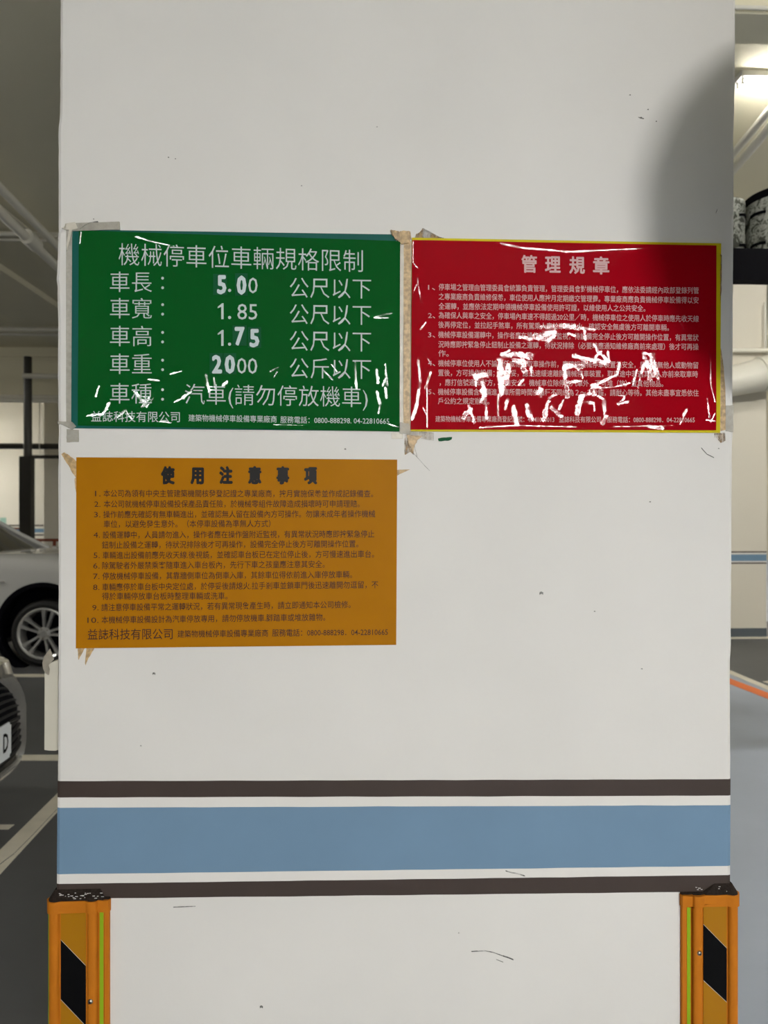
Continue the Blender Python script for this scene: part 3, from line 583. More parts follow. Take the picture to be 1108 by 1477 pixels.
# ------------------------------------------------------------------ corner guards
def guard(mir, label):
    y_top, y_cap = (1296, 1312.5) if not mir else (1287.5, 1303.5)
    gx = 1027 if mir else 112; zc = face(gx, y_cap).z; zt = face(gx, y_top).z
    X = xl(1.0 * zc) if not mir else xr(zc); sg = -1 if mir else 1
    g = thing('corner_guard', label, 'corner guard', (X, 0, 0), 'corner guards of the pillar')
    half = [(89, 0), (89, 4.5), (87.5, 6.5), (81.5, 6.8), (80.3, 5.6), (73, 5.4), (72.6, 1.6), (70, 1.6), (69.4, 8), (67.4, 10.2), (64, 11), (59, 11), (55.5, 9.6), (54, 7), (53.2, 3.4), (51.4, 3.2), (9.4, 3.2), (7.8, 3.6), (6.5, 8.4), (4, 10.4), (0, 11)]
    arc = [(-4, 10.2), (-7.8, 7.8)]
    def path(P, A, e=0.0):
        o = [(s, -t - e) for s, t in P] + [(s - e * .7, -t - e * .7) for s, t in A] + [(-t - e, s) for s, t in P[::-1]]
        return [(X + sg * a / 1000, b / 1000) for a, b in o]
    def prism(name, outer, z0, z1, m, par):
        bm = bmesh.new()
        inner = [(X + sg * .089, -.0006), (X - sg * .0006, -.0006), (X - sg * .0006, .089)][::-1]
        loop = outer + inner[0:1] + inner[1:2] + inner[2:3]
        lo = [bm.verts.new((a, b, z0)) for a, b in loop]; hi = [bm.verts.new((a, b, z1)) for a, b in loop]; n = len(lo)
        for i in range(n): bm.faces.new((lo[i], lo[(i + 1) % n], hi[(i + 1) % n], hi[i]))
        f1 = bm.faces.new(lo); f2 = bm.faces.new(hi); bmesh.ops.triangulate(bm, faces=[f1, f2])
        return bmo(name, bm, m, par, True)
    half[0] = (89, 1.2)
    prism('guard_body', path(half, arc), 0, zc + .004, M['orange'], g)
    capP = [(90.5, 1.2), (90.5, 6), (88, 9), (80, 10), (73, 9), (71, 8.6), (69, 12.5), (64, 14), (58, 13.6), (54, 11.5), (50, 9.6), (30, 10.6), (12, 10.4), (8, 11.8), (4, 13.6), (0, 14)]
    if mir: pass
    cp = prism('cap', path(capP, [(-5.5, 12.6), (-9.6, 9.6)]), zc, zt, M['orange'], g)
    # painted filler sloping from the cap up to the wall
    bm = bmesh.new(); o = path([(s, t - 1.2) for s, t in capP], [(-4.6, 11.6), (-8.6, 8.6)]); zu = zt + .016
    i_ = []
    for a, b in o:
        da = (a - X) * sg
        i_.append((X + sg * min(.089, max(da, -.0012)), max(b, -.0012)) if b <= 0 or da > 0 else (X - sg * .0012, b))
    A = [bm.verts.new((a, b, zt - .002)) for a, b in o]; B = [bm.verts.new((a, b, zu if abs(b) < .08 and (a - X) * sg < (.08 if not mir else .05) else zt + .003)) for a, b in i_]
    for k_ in range(len(A) - 1): bm.faces.new((A[k_], A[k_ + 1], B[k_ + 1], B[k_]))
    bmesh.ops.remove_doubles(bm, verts=bm.verts[:], dist=1e-6)
    bmo('filler', bm, M['grout'], g)
    # flaked specks on the filler
    bm = bmesh.new()
    for q in range(26 if not mir else 8):
        s = random.uniform(8, 84) / 1000; f = random.uniform(.1, .75); w = random.uniform(.0004, .0022)
        c = Vector((X + sg * s, -.0105 + .0093 * f - .0004, zt + .0175 * f * .9 + .001))
        add_box(bm, (c.x - w, c.y - .0004, c.z - .0003), (c.x + w, c.y + .0004, c.z + .0004))
    o_ = bmo('paint_flakes', bm, M['white'], g); o_['kind'] = 'stuff'
    # reflective strips, both faces
    def quad_strip(name, s0, s1, t, z0, z1, m, side, poly=None, th=.0008, par=g):
        P = poly or [(s0, z0), (s1, z0), (s1, z1), (s0, z1)]
        if side == 0: return slab(name, [(X + sg * s / 1000, -t / 1000, z) for s, z in P], (0, th, 0), m, par)
        return slab(name, [(X - sg * t / 1000, s / 1000, z) for s, z in P], (sg * th, 0, 0), m, par)
    for side in (0, 1):
        pn = quad_strip('reflective_panel', 10.2, 50.6, 4.6, .02, zc, M['yel'], side)
        pn['label'] = 'yellow reflective strip'
        quad_strip('seam_and_glint', 73.6, 79.6, 6.2, 0.01, zc, M['lime'], side)['label'] = 'lime green luminous strip'
        if not mir: a0, a1, a2, a3 = 1353, 1391, 1477, 1438
        else: a0, a1, a2, a3 = 1366, 1331, 1411, 1443
        z_ = lambda y: face(gx, y).z
        for rep in range(3):
            dz = -.235 * rep
            if not mir: P = [(10.2, z_(a0) + dz), (50.6, z_(a1) + dz), (50.6, z_(a2) + dz), (10.2, z_(a3) + dz)]
            else: P = [(50.6, z_(a1) + dz), (10.2, z_(a0) + dz), (10.2, z_(a3) + dz), (50.6, z_(a2) + dz)]
            e = 1.0
            Pb = [(s_, z + ((.0006) if i < 2 else -.0008)) for i, (s_, z) in enumerate(P)]
            quad_strip('chevron_edge', 0, 0, 4.8, 0, 0, M['white'], side, Pb)
            quad_strip('chevron', 0, 0, 5.0, 0, 0, M['blk'], side, P)
            if min(z for s_, z in P) < .27: break
    quad_strip('seam_and_glint', -1, 2, 11.3, .01, zc, M['lime'], 1)  # lime strip added on the corner in place of a green reflection
    sy = 1439 if not mir else 1369
    sz = face(gx, sy).z; sx = X + sg * .0605
    sc = lathe('screw', (sx, -.0108, sz), (0, -1, 0), [(0, .0032), (.0022, .0030), (.0038, .0016), (.0042, 0), (.0042, -.003)], M['steel'], g, 20)
    bm = bmesh.new(); add_box(bm, (sx - .002, -.0145, sz - .0004), (sx + .002, -.0135, sz + .0004)); add_box(bm, (sx - .0004, -.0145, sz - .002), (sx + .0004, -.0135, sz + .002)); bmo('cross_slot', bm, M['blk'], g)
    return g
guard(False, 'orange and yellow corner guard with black chevron on the left corner of the pillar')
guard(True, 'orange and yellow corner guard with black chevron on the right corner of the pillar')

# cream box on the pillar's left side with a curled tape end
bx = thing('wall_box', 'cream thin box fixed on the left side of the pillar with peeling tape', 'box', face(73, 1083, .05))
bo = lambda px, py: face(px, py, .05)
a, b = bo(64.4, 959), bo(84, 1082.5)
slab('box_body', [bo(64.4, 960), bo(84, 952), bo(84, 1081.5), bo(80, 1083), bo(76, 1081.8), bo(70, 1082.6), bo(64, 1081.5)], (0, .045, 0), M['card'], bx)
bm = bmesh.new(); pr = []
cen = [(72.5, 935, 0), (68, 941, .006), (63, 948, .014), (61, 956, .018), (62, 964, .014), (65, 971, .004), (69.5, 974, -.002)]
cen2 = [(72.6, 935, 0), (75, 943, .0), (78, 951, 0), (74, 955, .002), (70, 959, .002), (72, 966, 0), (71, 973, -.002)]
A = [bm.verts.new(face(x, y, .049 - d)) for x, y, d in cen]; B = [bm.verts.new(face(x, y, .047)) for x, y, d in cen2]
for i in range(len(A) - 1):
    bm.faces.new((A[i], A[i + 1], B[i + 1], B[i]))
bmesh.ops.solidify(bm, geom=bm.faces[:], thickness=.0008)
bmo('curled_tape', bm, M['tape'], bx, True)

# ------------------------------------------------------------------ floor markings and bays
def strip(name, px, m, label=None):
    o = onfloor(name, px, M[m]); tag(o, label, kind='structure'); return o
fp = lambda px, py: flo(px, py)
# dark bay floors
o = slab('bay_floor', [Vector((x, y, .0015)) for x, y in ((X0, -.3), (-.45, -.3), (-.45, 16.5), (X0, 16.5))], (0, 0, -.0012), M['bay']); tag(o, kind='structure')
r1 = fp(1050, 966); r2 = fp(1130, 1000); dr = (r2 - r1).normalized()
o = slab('bay_floor', [r1 - dr * 1.5 + Vector((0, 0, .0015)), r2 + dr * 5 + Vector((0, 0, .0015)), Vector((12.5, 9.0, .0015)), Vector((1.5, 9.0, .0015))], (0, 0, -.0012), M['bay']); tag(o, kind='structure')
strip('trim_1', [(-150, 972.6), (68, 972.6), (68, 976.8), (-150, 976.8)], 'line')
strip('trim_2', [(-220, 1089.4), (86, 1089.2), (86, 1097.6), (-220, 1097.6)], 'line')
strip('trim_3', [(-60, 1280), (0, 1226.6), (81.7, 1146), (120, 1108), (120, 1137), (81.7, 1173), (0, 1262), (-60, 1322)], 'line')
strip('trim_4', [(-90, 1190), (20.7, 1190), (12, 1197), (-90, 1197)], 'line')
slab('trim_5', [flo(x, y) + Vector((0, 0, .0036)) for x, y in ((-30, 1275), (0, 1247), (20, 1232), (45, 1207), (82, 1168), (82, 1168.8), (45, 1208), (20, 1233), (0, 1248.2), (-30, 1276.4))], (0, 0, -.0004), M['bay'])['kind'] = 'structure'
strip('trim_6', [(1040, 961.5), (1108, 989.8), (1160, 1012), (1160, 1019), (1108, 995.6), (1040, 967)], 'line')
strip('trim_7', [(1040, 974), (1108, 999.6), (1160, 1020), (1160, 1030), (1108, 1008.4), (1040, 981.6)], 'orange_line')
strip('trim_8', [(1100, 983.4), (1118, 981), (1130, 985), (1112, 987)], 'line')

# ------------------------------------------------------------------ right side: partition wall, conduits, slanting tube, platform, drums
yw = flo(1080, 921).y
xe = at(1105.6, 860, (yw - CAM.y) / ray(1105.6, 738.5).y).x
wr = tag(box('wall_middle', (3.1, yw, 0), (xe, yw + .5, ZC), M['room']), kind='structure')
def wallz(px, py): r = ray(px, py); return (CAM + r * ((yw - CAM.y) / r.y))
def wband(px_y0, px_y1, m, t=.002, name='painted_band'):
    z1 = wallz(1080, px_y0).z; z0 = wallz(1080, px_y1).z
    return box(name, (3.1, yw - t, z0), (xe + t, yw + .3, z1), M[m], wr)
wband(795.2, 797.2, 'dark'); wband(797.2, 799.6, 'white', .0015); wband(799.6, 809.2, 'blue'); wband(809.2, 811.2, 'white', .0015); wband(811.2, 813.2, 'dark')
tag(box('baseboard_middle', (3.05, yw - .004, wallz(1080, 919.5).z), (xe + .004, yw + .3, wallz(1080, 906).z), M['char']), kind='structure')
tag(box('trim_9', (3.0, yw - .03, 0), (xe + .2, yw - .002, .02), M['line']), kind='structure')
# conduits on that wall
q = lambda px, py, off=.06: (lambda r: CAM + r * ((yw - off - CAM.y) / r.y))(ray(px, py))
tag(tube('conduit', q(1040, 505.5), q(1140, 505.5), .03, M['pipe']), 'cream conduit running level across the wall right of the pillar', 'pipe')
tag(tube('conduit', q(1104, 436), q(1104, 504), .012, M['pipe']), 'thin upright conduit above the level conduit right of the pillar', 'pipe')
du = thing('slanting_tube', 'pale rounded slanting tube under the level conduit on the wall right of the pillar', 'duct', q(1080, 570, .1))  # rounded stand-in for a flatter, slanting form of unknown nature
bm = bmesh.new(); add_tube(bm, q(1030, 556, .16), q(1150, 528, .22), .16, 24, .22); bmo('tube_body', bm, M['pipe'], du, True)
bm = bmesh.new(); add_tube(bm, q(1096, 540.5, .2), q(1099, 539.8, .2), .205, 24, .208); bmo('joint_ring', bm, M['pipe'], du, True)
# ceiling pipes and beams (right)
def zp(px, py, z): return at_z(px, py, z)
tag(tube('ceiling_pipe', zp(1040, 243, 4.78), zp(1150, 112, 4.78), .035, M['pipe']), 'upper of two slanting ceiling pipes right of the pillar', 'pipe')
tag(tube('ceiling_pipe', zp(1040, 266, 4.72), zp(1150, 138, 4.72), .038, M['pipe']), 'lower of two slanting ceiling pipes right of the pillar', 'pipe')
yb = at_z(1085, 20, 4.78).y
tag(box('ceiling_beam', (1.2, yb, 4.78), (9, yb + .32, ZC - .001), M['ceil']), kind='structure')
tag(tube('conduit', (1.2, yb - .03, 4.80), (9, yb - .03, 4.80), .014, M['pipe']), 'thin conduit on the near edge of the ceiling beam at the top right', 'pipe')
tag(tube('conduit', (1.2, yb + .345, 4.83), (9, yb + .345, 4.83), .014, M['pipe']), 'thin conduit behind the ceiling beam at the top right', 'pipe')
# black platform edge with camouflage drums
dpt = 4.0
pa = at(1059, 358, dpt); pb = at(1059, 405.5, dpt)
y_p = at(1080, 380, dpt).y
plat = thing('storage_shelf', 'black steel shelf edge high up right of the pillar', 'shelf', (2.9, y_p, pb.z))
box('shelf_beam', (1.62, y_p, pb.z), (4.2, y_p + .06, pa.z), M['black'], plat)
box('shelf_plate', (1.62, y_p + .06, pa.z - .03), (4.2, y_p + .52, pa.z - .004), M['black'], plat)
box('lower_flange', (1.62, y_p - .02, pb.z), (4.2, y_p + .0, pb.z + (pa.z - pb.z) * .38), M['black'], plat)
for xx in (4.15,):
    box('post', (xx, y_p + .02, 0), (xx + .06, y_p + .08, pb.z), M['black'], plat); box('post', (xx, y_p + .44, 0), (xx + .06, y_p + .5, pa.z - .03), M['black'], plat)
def drum(cx, r, h, label, yy, lid=True):
    c = Vector((cx, yy, pa.z - .0035)); d = thing('storage_drum', label, 'drum', c, 'camouflage covered drums on the black shelf')
    pr = [(0, 0), (r * .97, 0), (r * .99, h * .1), (r, h * .2), (r * .985, h * .24), (r, h * .28), (r, h * .66), (r * .985, h * .70), (r, h * .74), (r, h * .9), (r * .985, h * .93), (0, h * .93)]
    lathe('drum_body', c, (0, 0, 1), pr, M['camo'], d, 48)
    if lid: lathe('lid', c, (0, 0, 1), [(r * 1.0, h * .885), (r * 1.015, h * .89), (r * 1.015, h * .99), (r * .99, h), (0, h)], M['black'], d, 48)
    for zz_ in (h * .25, h * .68):
        n = 10; rr = r * 1.012
        for ang0 in (-2.8, -1.0):
            bm = bmesh.new(); V = []
            for i in range(n + 1):
                t = ang0 - .22 + .44 * i / n; k = math.sin(math.pi * i / n) * .012
                V.append([bm.verts.new(c + Vector(((rr + k + e) * math.cos(t), (rr + k + e) * math.sin(t), zz_ + w))) for e, w in ((0, -.007), (.006, -.007), (.006, .007), (0, .007))])
            for A_, B_ in zip(V, V[1:]):
                for i in range(4): bm.faces.new((A_[i], A_[(i + 1) % 4], B_[(i + 1) % 4], B_[i]))
            bm.faces.new(V[0]); bm.faces.new(V[-1]); bmo('webbing_handle', bm, M['black'], d)
p1 = at(1137, 330, dpt + .3); hh = at(1108, 262, dpt + .1).z - pa.z
drum(p1.x, .222, hh, 'larger camouflage drum with a black lid on the black shelf', y_p + .29)
p2 = at(1077, 297, 4.42)
drum(p2.x - .185, .125, p2.z - pa.z, 'smaller camouflage drum without lid on the black shelf, close to the pillar', y_p + .34, False)

# ------------------------------------------------------------------ left side: ceiling pipes, beam, post, railing
tag(tube('ceiling_pipe', zp(-60, 210, 4.80), zp(120, 393, 4.80), .045, M['pipe']), 'upper slanting ceiling pipe left of the pillar', 'pipe')
lp = thing('ceiling_pipe', 'lower slanting ceiling pipe with a thick coupling left of the pillar', 'pipe', zp(45, 345, 4.7))
tube('pipe_run', zp(-60, 250, 4.70), zp(120, 420, 4.70), .055, M['pipe'], lp)
tube('coupling', zp(38, 340.5, 4.70), zp(52, 353.8, 4.70), .085, M['pipe'], lp, 16)
tag(tube('conduit', zp(-60, 246, 4.92), zp(52, 341, 4.92), .016, M['pipe']), 'thin slanting conduit between the two ceiling pipes left of the pillar', 'pipe')
for k_, (py, z, r, lb) in enumerate(((338, 4.92, .03, 'thin level conduit crossing the ceiling behind the slanting pipes'), (345, 4.90, .03, 'second level conduit crossing just below the first on the ceiling'), (475, 4.80, .04, 'level conduit crossing the ceiling far back left of the pillar'), (482, 4.77, .03, 'lower level conduit crossing far back left of the pillar'))):
    a = zp(40, py, z); tag(tube('conduit', (a.x - 6, a.y, z), (a.x + 3.2, a.y, z), r, M['pipe']), lb, 'pipe')
bm = bmesh.new(); P = [zp(-60, 338, 4.995), zp(90, 440, 4.995), zp(90, 500, 4.995), zp(-60, 405, 4.995)]
add_slab(bm, [p - Vector((0, 0, .1)) for p in P], (0, 0, .095)); tag(bmo('ventilation_duct', bm, M['ceil']), 'flat painted ventilation duct along the ceiling left of the pillar', 'duct')
ybm = 15.4
zb0 = CAM.z + (738.5 - 573) / FPX * (ybm - CAM.y) * 1.0; 
tag(box('ceiling_beam', (X0, ybm, zb0), (-1.5, ybm + .5, ZC - .001), M['ceil']), kind='structure')
zz = lambda py, y: CAM.z + (738.5 - py) / FPX * (y - CAM.y) * 1.0
tag(box('trim_10', (X0, ybm - .06, zz(519, ybm)), (-1.5, ybm - .001, zz(505, ybm)), M['ceil']), kind='structure')
for py, r, lb in ((575.5, .045, 'upper of two level pipes under the far beam left of the pillar'), (580.5, .045, 'lower of two level pipes under the far beam left of the pillar'), (546, .05, 'level pipe crossing in front of the black post near its top'), (645.5, .07, 'dark level pipe crossing the far cream wall at mid height'), (660.5, .045, 'thin dark pipe right of the black post on the far wall')):
    yy = {546: 14.07, 645.5: 17.5, 660.5: 17.2, 580.5: ybm - .3}.get(py, ybm - .12)
    z = zz(py, yy); x_a = -14 if py != 660.5 else at(50, py, yy + 1.29).x
    x_b = -4.2
    if py == 546: x_a = at(42, py, yy + 1.29).x
    lv = thing('level_pipe', lb, 'pipe', (x_a, yy, z)); tube('pipe_run', (x_a, yy, z), (x_b, yy, z), r, M['post'] if py > 600 else M['pipe'], lv)
    for hx in ((x_a + .25, x_b - .2) if py != 546 else ()): tube('hanger_rod', (hx, yy, z + r * .6), (hx, yy, ZC), .01, M['pipe'], lv, 6)
# black post: round upper pipe, square lower box
yp = 14.2; dP = (yp - CAM.y)
xa, xb = at(43.4, 700, dP).x, at(54.5, 700, dP).x
po = thing('black_post', 'black post with a round upper pipe and wider square lower casing', 'post', ((xa + xb) / 2, yp, 0))
tube('upper_pipe', ((xa + xb) / 2, yp, zz(664, yp)), ((xa + xb) / 2, yp, zz(519, yp)), (xb - xa) / 2, M['post'], po, 24)
xc = at(39.6, 700, dP).x
box('lower_casing', (xc, yp - .1, 0), (xb + .02, yp + .1, zz(660, yp)), M['post'], po, .006)
# far wall stripes and column
ywf = Y1
for z0_, z1_, m in ((zz(756.6, ywf), zz(758.6, ywf), 'dark'), (zz(762, ywf), zz(767.5, ywf), 'blue'), (zz(770, ywf), zz(772, ywf), 'dark')):
    tag(box('trim_11', (X0, ywf - .004, min(z0_, z1_)), (X1, ywf + .01, max(z0_, z1_)), M[m]), kind='structure')
yc_ = 18.0; x_c0 = at(71.5, 700, yc_ - CAM.y).x
tag(box('wall_pier', (x_c0, yc_, 0), (x_c0 + 1.3, yc_ + .6, ZC), M['room']), kind='structure')
nb = at(13, 752, 24.2); tag(box('wall_notice', (nb.x - .09, ywf - .01, nb.z - .12), (nb.x + .09, ywf - .001, nb.z + .12), M['teal_notice']), 'small pale teal notice on the far cream wall above the car', 'notice')
# red oxide railing
def railing(px0, px1, pytop, d, label, posts):
    A_ = at(px0, pytop, d); B_ = at(px1, pytop, d); y = A_.y; zt_ = A_.z
    r = thing('steel_railing', label, 'railing', ((A_.x + B_.x) / 2, y, 0))
    box('top_rail', (A_.x, y - .02, zt_ - .05), (B_.x, y + .02, zt_), M['rust'], r)
    box('lower_rail', (A_.x, y - .015, .42), (B_.x, y + .015, .46), M['rust'], r)
    for p in posts:
        x = at(p, pytop, d).x; box('railing_post', (x - .025, y - .02, 0), (x + .025, y + .02, zt_ - .05), M['rust'], r)
railing(-20, 39, 761, 20.5, 'dark red railing far behind the car, left of the black post', (-18, 10, 37))
railing(41, 110, 777, 14.0, 'brown red railing behind the car bonnet, right of the black post', (43, 56.5, 78, 100))

# ------------------------------------------------------------------ cars
def wheel(par, c, R_, rim, width=.22, spokes=5, side=-1):
    """wheel at centre c of the outer face, axle along y"""
    ax = Vector((0, side, 0))
    w = bpy.data.objects.new('wheel', None)
    tb = lathe('tyre', c, ax, [(rim, -.02), (rim + .012, .0), (R_ - .04, .006), (R_ - .012, -.012), (R_, -.04), (R_, -width + .03), (R_ - .02, -width), (rim, -width + .01), (rim, -.02)], M['rubber'], par, 48)
    rm = lathe('rim', c, ax, [(rim + .004, .002), (rim - .008, .006), (rim - .022, -.004), (rim - .03, -.05), (rim - .035, -.16)], M['alloy'], par, 48)
    bm = bmesh.new()
    for i in range(spokes):
        for s in (-1, 1):
            a0 = 2 * math.pi * i / spokes + .2
            p0 = Vector((math.sin(a0 + s * .28), 0, math.cos(a0 + s * .28))) * .06; p1 = Vector((math.sin(a0 + s * .20), 0, math.cos(a0 + s * .20))) * (rim - .014)
            t = (p1 - p0).normalized(); n = Vector((t.z, 0, -t.x)); 
            V = []
            for p, ww, dd in ((p0, .016, -.02), (p0.lerp(p1, .5), .015, -.006), (p1, .026, .002)):
                pp = c + p
                V.append([bm.verts.new(pp + n * -ww + ax * (dd - .035)), bm.verts.new(pp + n * -ww * .7 + ax * dd), bm.verts.new(pp + n * ww * .7 + ax * dd), bm.verts.new(pp + n * ww + ax * (dd - .035))])
            for A_, B_ in zip(V, V[1:]):
                for k in range(4): bm.faces.new((A_[k], A_[(k + 1) % 4], B_[(k + 1) % 4], B_[k]))
            bm.faces.new(V[0]); bm.faces.new(V[-1])
    bmo('spokes', bm, M['alloy'], rm)
    lathe('hub_cap', c, ax, [(.062, -.04), (.062, -.014), (.034, -.008), (.032, .0), (0, .003)], M['alloy'], rm, 24)
    bm = bmesh.new()
    for i in range(5):
        a0 = 2 * math.pi * i / 5 + .8; p = c + Vector((math.sin(a0), 0, math.cos(a0))) * .048
        add_tube(bm, p + ax * -.02, p + ax * -.004, .008, 6)
    bmo('lug_nuts', bm, M['steel'], rm)['kind'] = 'stuff'
    lathe('brake_disc', c, ax, [(0, -.09), (rim - .05, -.09), (rim - .05, -.10), (0, -.10)], M['black'], par, 32)

def car_body(par, ox, oy, prof, wid, m, wheels, arch_r, rz, cx_list):
    """loft along x. prof(x)->(z_bottom, z_waist, z_top); wid(x)->half width; body closed, wheel arches cut"""
    bm = bmesh.new(); rings_ = []
    for x in cx_list:
        zb, zw, zt_ = prof(x); w = wid(x)
        half = [(w * .90, zb), (w * .97, zb + .06), (w, zb + (zw - zb) * .45), (w * .995, zw - .10), (w * .965, zw - .02), (w * .90, zw + .02 * (zt_ > zw)), (w * .62, zt_ - .012), (w * .3, zt_), ]
        loop = [(-a, z) for a, z in half] + [(a, z) for a, z in half[::-1]]
        rings_.append([bm.verts.new((ox + x, oy + a, z)) for a, z in loop])
    for A_, B_ in zip(rings_, rings_[1:]):
        n = len(A_)
        for i in range(n): bm.faces.new((A_[i], A_[(i + 1) % n], B_[(i + 1) % n], B_[i]))
    bm.faces.new(rings_[0]); bm.faces.new(rings_[-1])
    o = bmo('body', bm, m, None, True)
    cuts = []
    for wx in wheels:
        cb_ = bmesh.new(); add_tube(cb_, (ox + wx, oy - 1.2, rz), (ox + wx, oy - wid(wx) + .30, rz), arch_r, 48); add_tube(cb_, (ox + wx, oy + wid(wx) - .30, rz), (ox + wx, oy + 1.2, rz), arch_r, 48)
        co = bmo('cutter', cb_, M['black'])
        md = o.modifiers.new('b', 'BOOLEAN'); md.object = co; md.operation = 'DIFFERENCE'; md.solver = 'EXACT'; md.material_mode = 'TRANSFER'; cuts.append(co)
    dg = bpy.context.evaluated_depsgraph_get(); me = bpy.data.meshes.new_from_object(o.evaluated_get(dg)); o.modifiers.clear(); o.data = me
    for c in cuts: bpy.data.objects.remove(c)
    o.parent = par; me.transform(Matrix.Translation(-par.location))
    return o

# --- white SUV seen from its side
wc = at(62.5, 912, 7.42)                    # outer face centre of the near front wheel
RW = .322; gz = RW
ox, oy = wc.x, wc.y + .90                   # local origin: front axle, centre line
suv = thing('car', 'white sports utility car parked side-on with its front wheel beside the pillar', 'car', (ox, oy, 0))
def prof1(x):
    T1 = [(-3.75, .42, .86, .95), (-3.6, .34, 1.0, 1.08), (-1.2, .26, 1.04, 1.09), (-.45, .26, 1.045, 1.10), (-.05, .26, 1.03, 1.10), (.2, .26, .99, 1.06), (.5, .25, .93, 1.0), (.75, .27, .80, .88), (.88, .36, .62, .70)]
    for a, b in zip(T1, T1[1:]):
        if x <= b[0]:
            f = max(0, (x - a[0]) / (b[0] - a[0])); return tuple(a[i] + (b[i] - a[i]) * f for i in (1, 2, 3))
    return T1[-1][1:]
wid1 = lambda x: .92 - .30 * max(0, (x - .1) / .8) ** 2.4 - .12 * max(0, (-x - 3.0) / .75) ** 2
car_body(suv, ox, oy, prof1, wid1, M['carpaint'], (0, -2.8), .43, .37, [-3.75, -3.6, -3.3, -2.8, -2.2, -1.6, -1.0, -.5, -.25, 0, .2, .4, .55, .68, .78, .85, .88])
def cabin(par, ox, oy, st, m_glass, m_body):
    """st: (x, z_base, z_top, half width base, half width top)"""
    bm = bmesh.new(); rg = []
    for x, zb, zt_, wb, wt in st:
        rg.append([bm.verts.new((ox + x, oy + a, z)) for a, z in ((-wb, zb), (-(wb + wt) / 2 - .015, (zb + zt_) / 2), (-wt, zt_ - .01), (-wt * .6, zt_ + .015), (wt * .6, zt_ + .015), (wt, zt_ - .01), ((wb + wt) / 2 + .015, (zb + zt_) / 2), (wb, zb))])
    for A_, B_ in zip(rg, rg[1:]):
        for i in range(8): bm.faces.new((A_[i], A_[(i + 1) % 8], B_[(i + 1) % 8], B_[i]))
    bm.faces.new(rg[0]); bm.faces.new(rg[-1]); bmo('cabin_glass', bm, m_glass, par, True)
    # roof and pillars
    bm = bmesh.new(); rr = [s for s in st if s[2] > max(q[2] for q in st) - .12]
    V = []
    for x, zb, zt_, wb, wt in rr: V.append([bm.verts.new((ox + x, oy + a, z)) for a, z in ((-wt - .012, zt_ - .03), (-wt * .6, zt_ + .03), (wt * .6, zt_ + .03), (wt + .012, zt_ - .03))])
    for A_, B_ in zip(V, V[1:]):
        for i in range(3): bm.faces.new((A_[i], A_[i + 1], B_[i + 1], B_[i]))
    bmesh.ops.solidify(bm, geom=bm.faces[:], thickness=.02); bmo('roof', bm, m_body, par, True)
cab1 = [(-.63, 1.03, 1.075, .79, .74), (-.90, 1.04, 1.235, .82, .71), (-1.15, 1.05, 1.385, .84, .69), (-1.45, 1.06, 1.53, .85, .67), (-1.8, 1.06, 1.62, .86, .65), (-2.4, 1.06, 1.64, .86, .65), (-3.0, 1.06, 1.58, .84, .63), (-3.5, 1.06, 1.40, .80, .62), (-3.65, 1.05, 1.1, .78, .7)]
cabin(suv, ox, oy, cab1, M['glass'], M['carpaint'])
for s in (-1, 1):
    bm = bmesh.new()
    pts = [Vector((ox + x, oy + s * (wt + .025), zt_ - .004)) for x, zb, zt_, wb, wt in cab1[:5]]
    pts[0] = Vector((ox - .60, oy + s * .79, 1.07))
    for a, b in zip(pts, pts[1:]): add_tube(bm, a, b, .028, 8)
    bmo('windscreen_pillar', bm, M['carpaint'], suv, True)
    tube('window_trim', (ox - .8, oy + s * .872, 1.075), (ox - 3.4, oy + s * .872, 1.085), .012, M['black'], suv, 8)
    lathe('wheel_arch_trim', (ox, oy + s * .90, .37), (0, s, 0), [(.405, -.1), (.405, .022), (.452, .022), (.455, -.02)], M['black'], suv, 48)
    bm = bmesh.new()
    for x_ in (-.36, -.27): add_tube(bm, (ox + x_, oy + s * .30, 1.105), (ox + x_ + .05, oy + s * .30, 1.10), .016, 8)
    bmo('bonnet_stud', bm, M['chrome'], suv, True)  # small chrome studs on the bonnet
box('sill_trim', (ox - 2.35, oy - .925, .19), (ox - .44, oy + .925, .37), M['rubber'], suv, .02)
for wx in (0, -2.8):
    wheel(suv, Vector((ox + wx, wc.y, gz)), RW, .248)
    wheel(suv, Vector((ox + wx, oy + .90, gz)), RW, .248, side=1)
bp = at(5, 838, 7.45); bm = bmesh.new()
add_box(bm, (bp.x - .06, wc.y - .035, bp.z - .012), (bp.x + .05, wc.y + .01, bp.z + .006)); bmesh.ops.bevel(bm, geom=bm.edges[:], offset=.004, segments=1, affect='EDGES'); bmo('side_badge', bm, M['chrome'], suv)

# --- silver car with dark grille, only its nose corner in view
pe = at(8, 1067, 3.62)                     # far edge of its number plate
NX, NY = pe.x + .0, pe.y - .19
sil = thing('car', 'silver car with chrome framed black grille and white number plate at the frame edge', 'car', (NX - 1.0, NY, 0))
def nose(y, z, out=0.0):
    """fascia surface: x of the nose at lateral y (from centre) and height z"""
    t = abs(y); c = .05 * (t / .44) ** 4.2; c = c if c < .5 else .5 + (c - .5) * .25
    lean = .55 * max(0, z - .55) ** 1.6 + .5 * max(0, .38 - z) ** 1.5
    return Vector((NX - min(c, .85) - lean + out, NY + y, z))
bm = bmesh.new(); ysn = [i / 20 * .88 for i in range(-20, 21)]; zsn = [.20, .25, .30, .35, .42, .5, .58, .66, .72, .75]
gv = [[bm.verts.new(nose(y, z, -.03 if abs(y) < .4 else 0)) for y in ysn] for z in zsn]
for A_, B_ in zip(gv, gv[1:]):
    for i in range(len(ysn) - 1): bm.faces.new((A_[i], A_[i + 1], B_[i + 1], B_[i]))
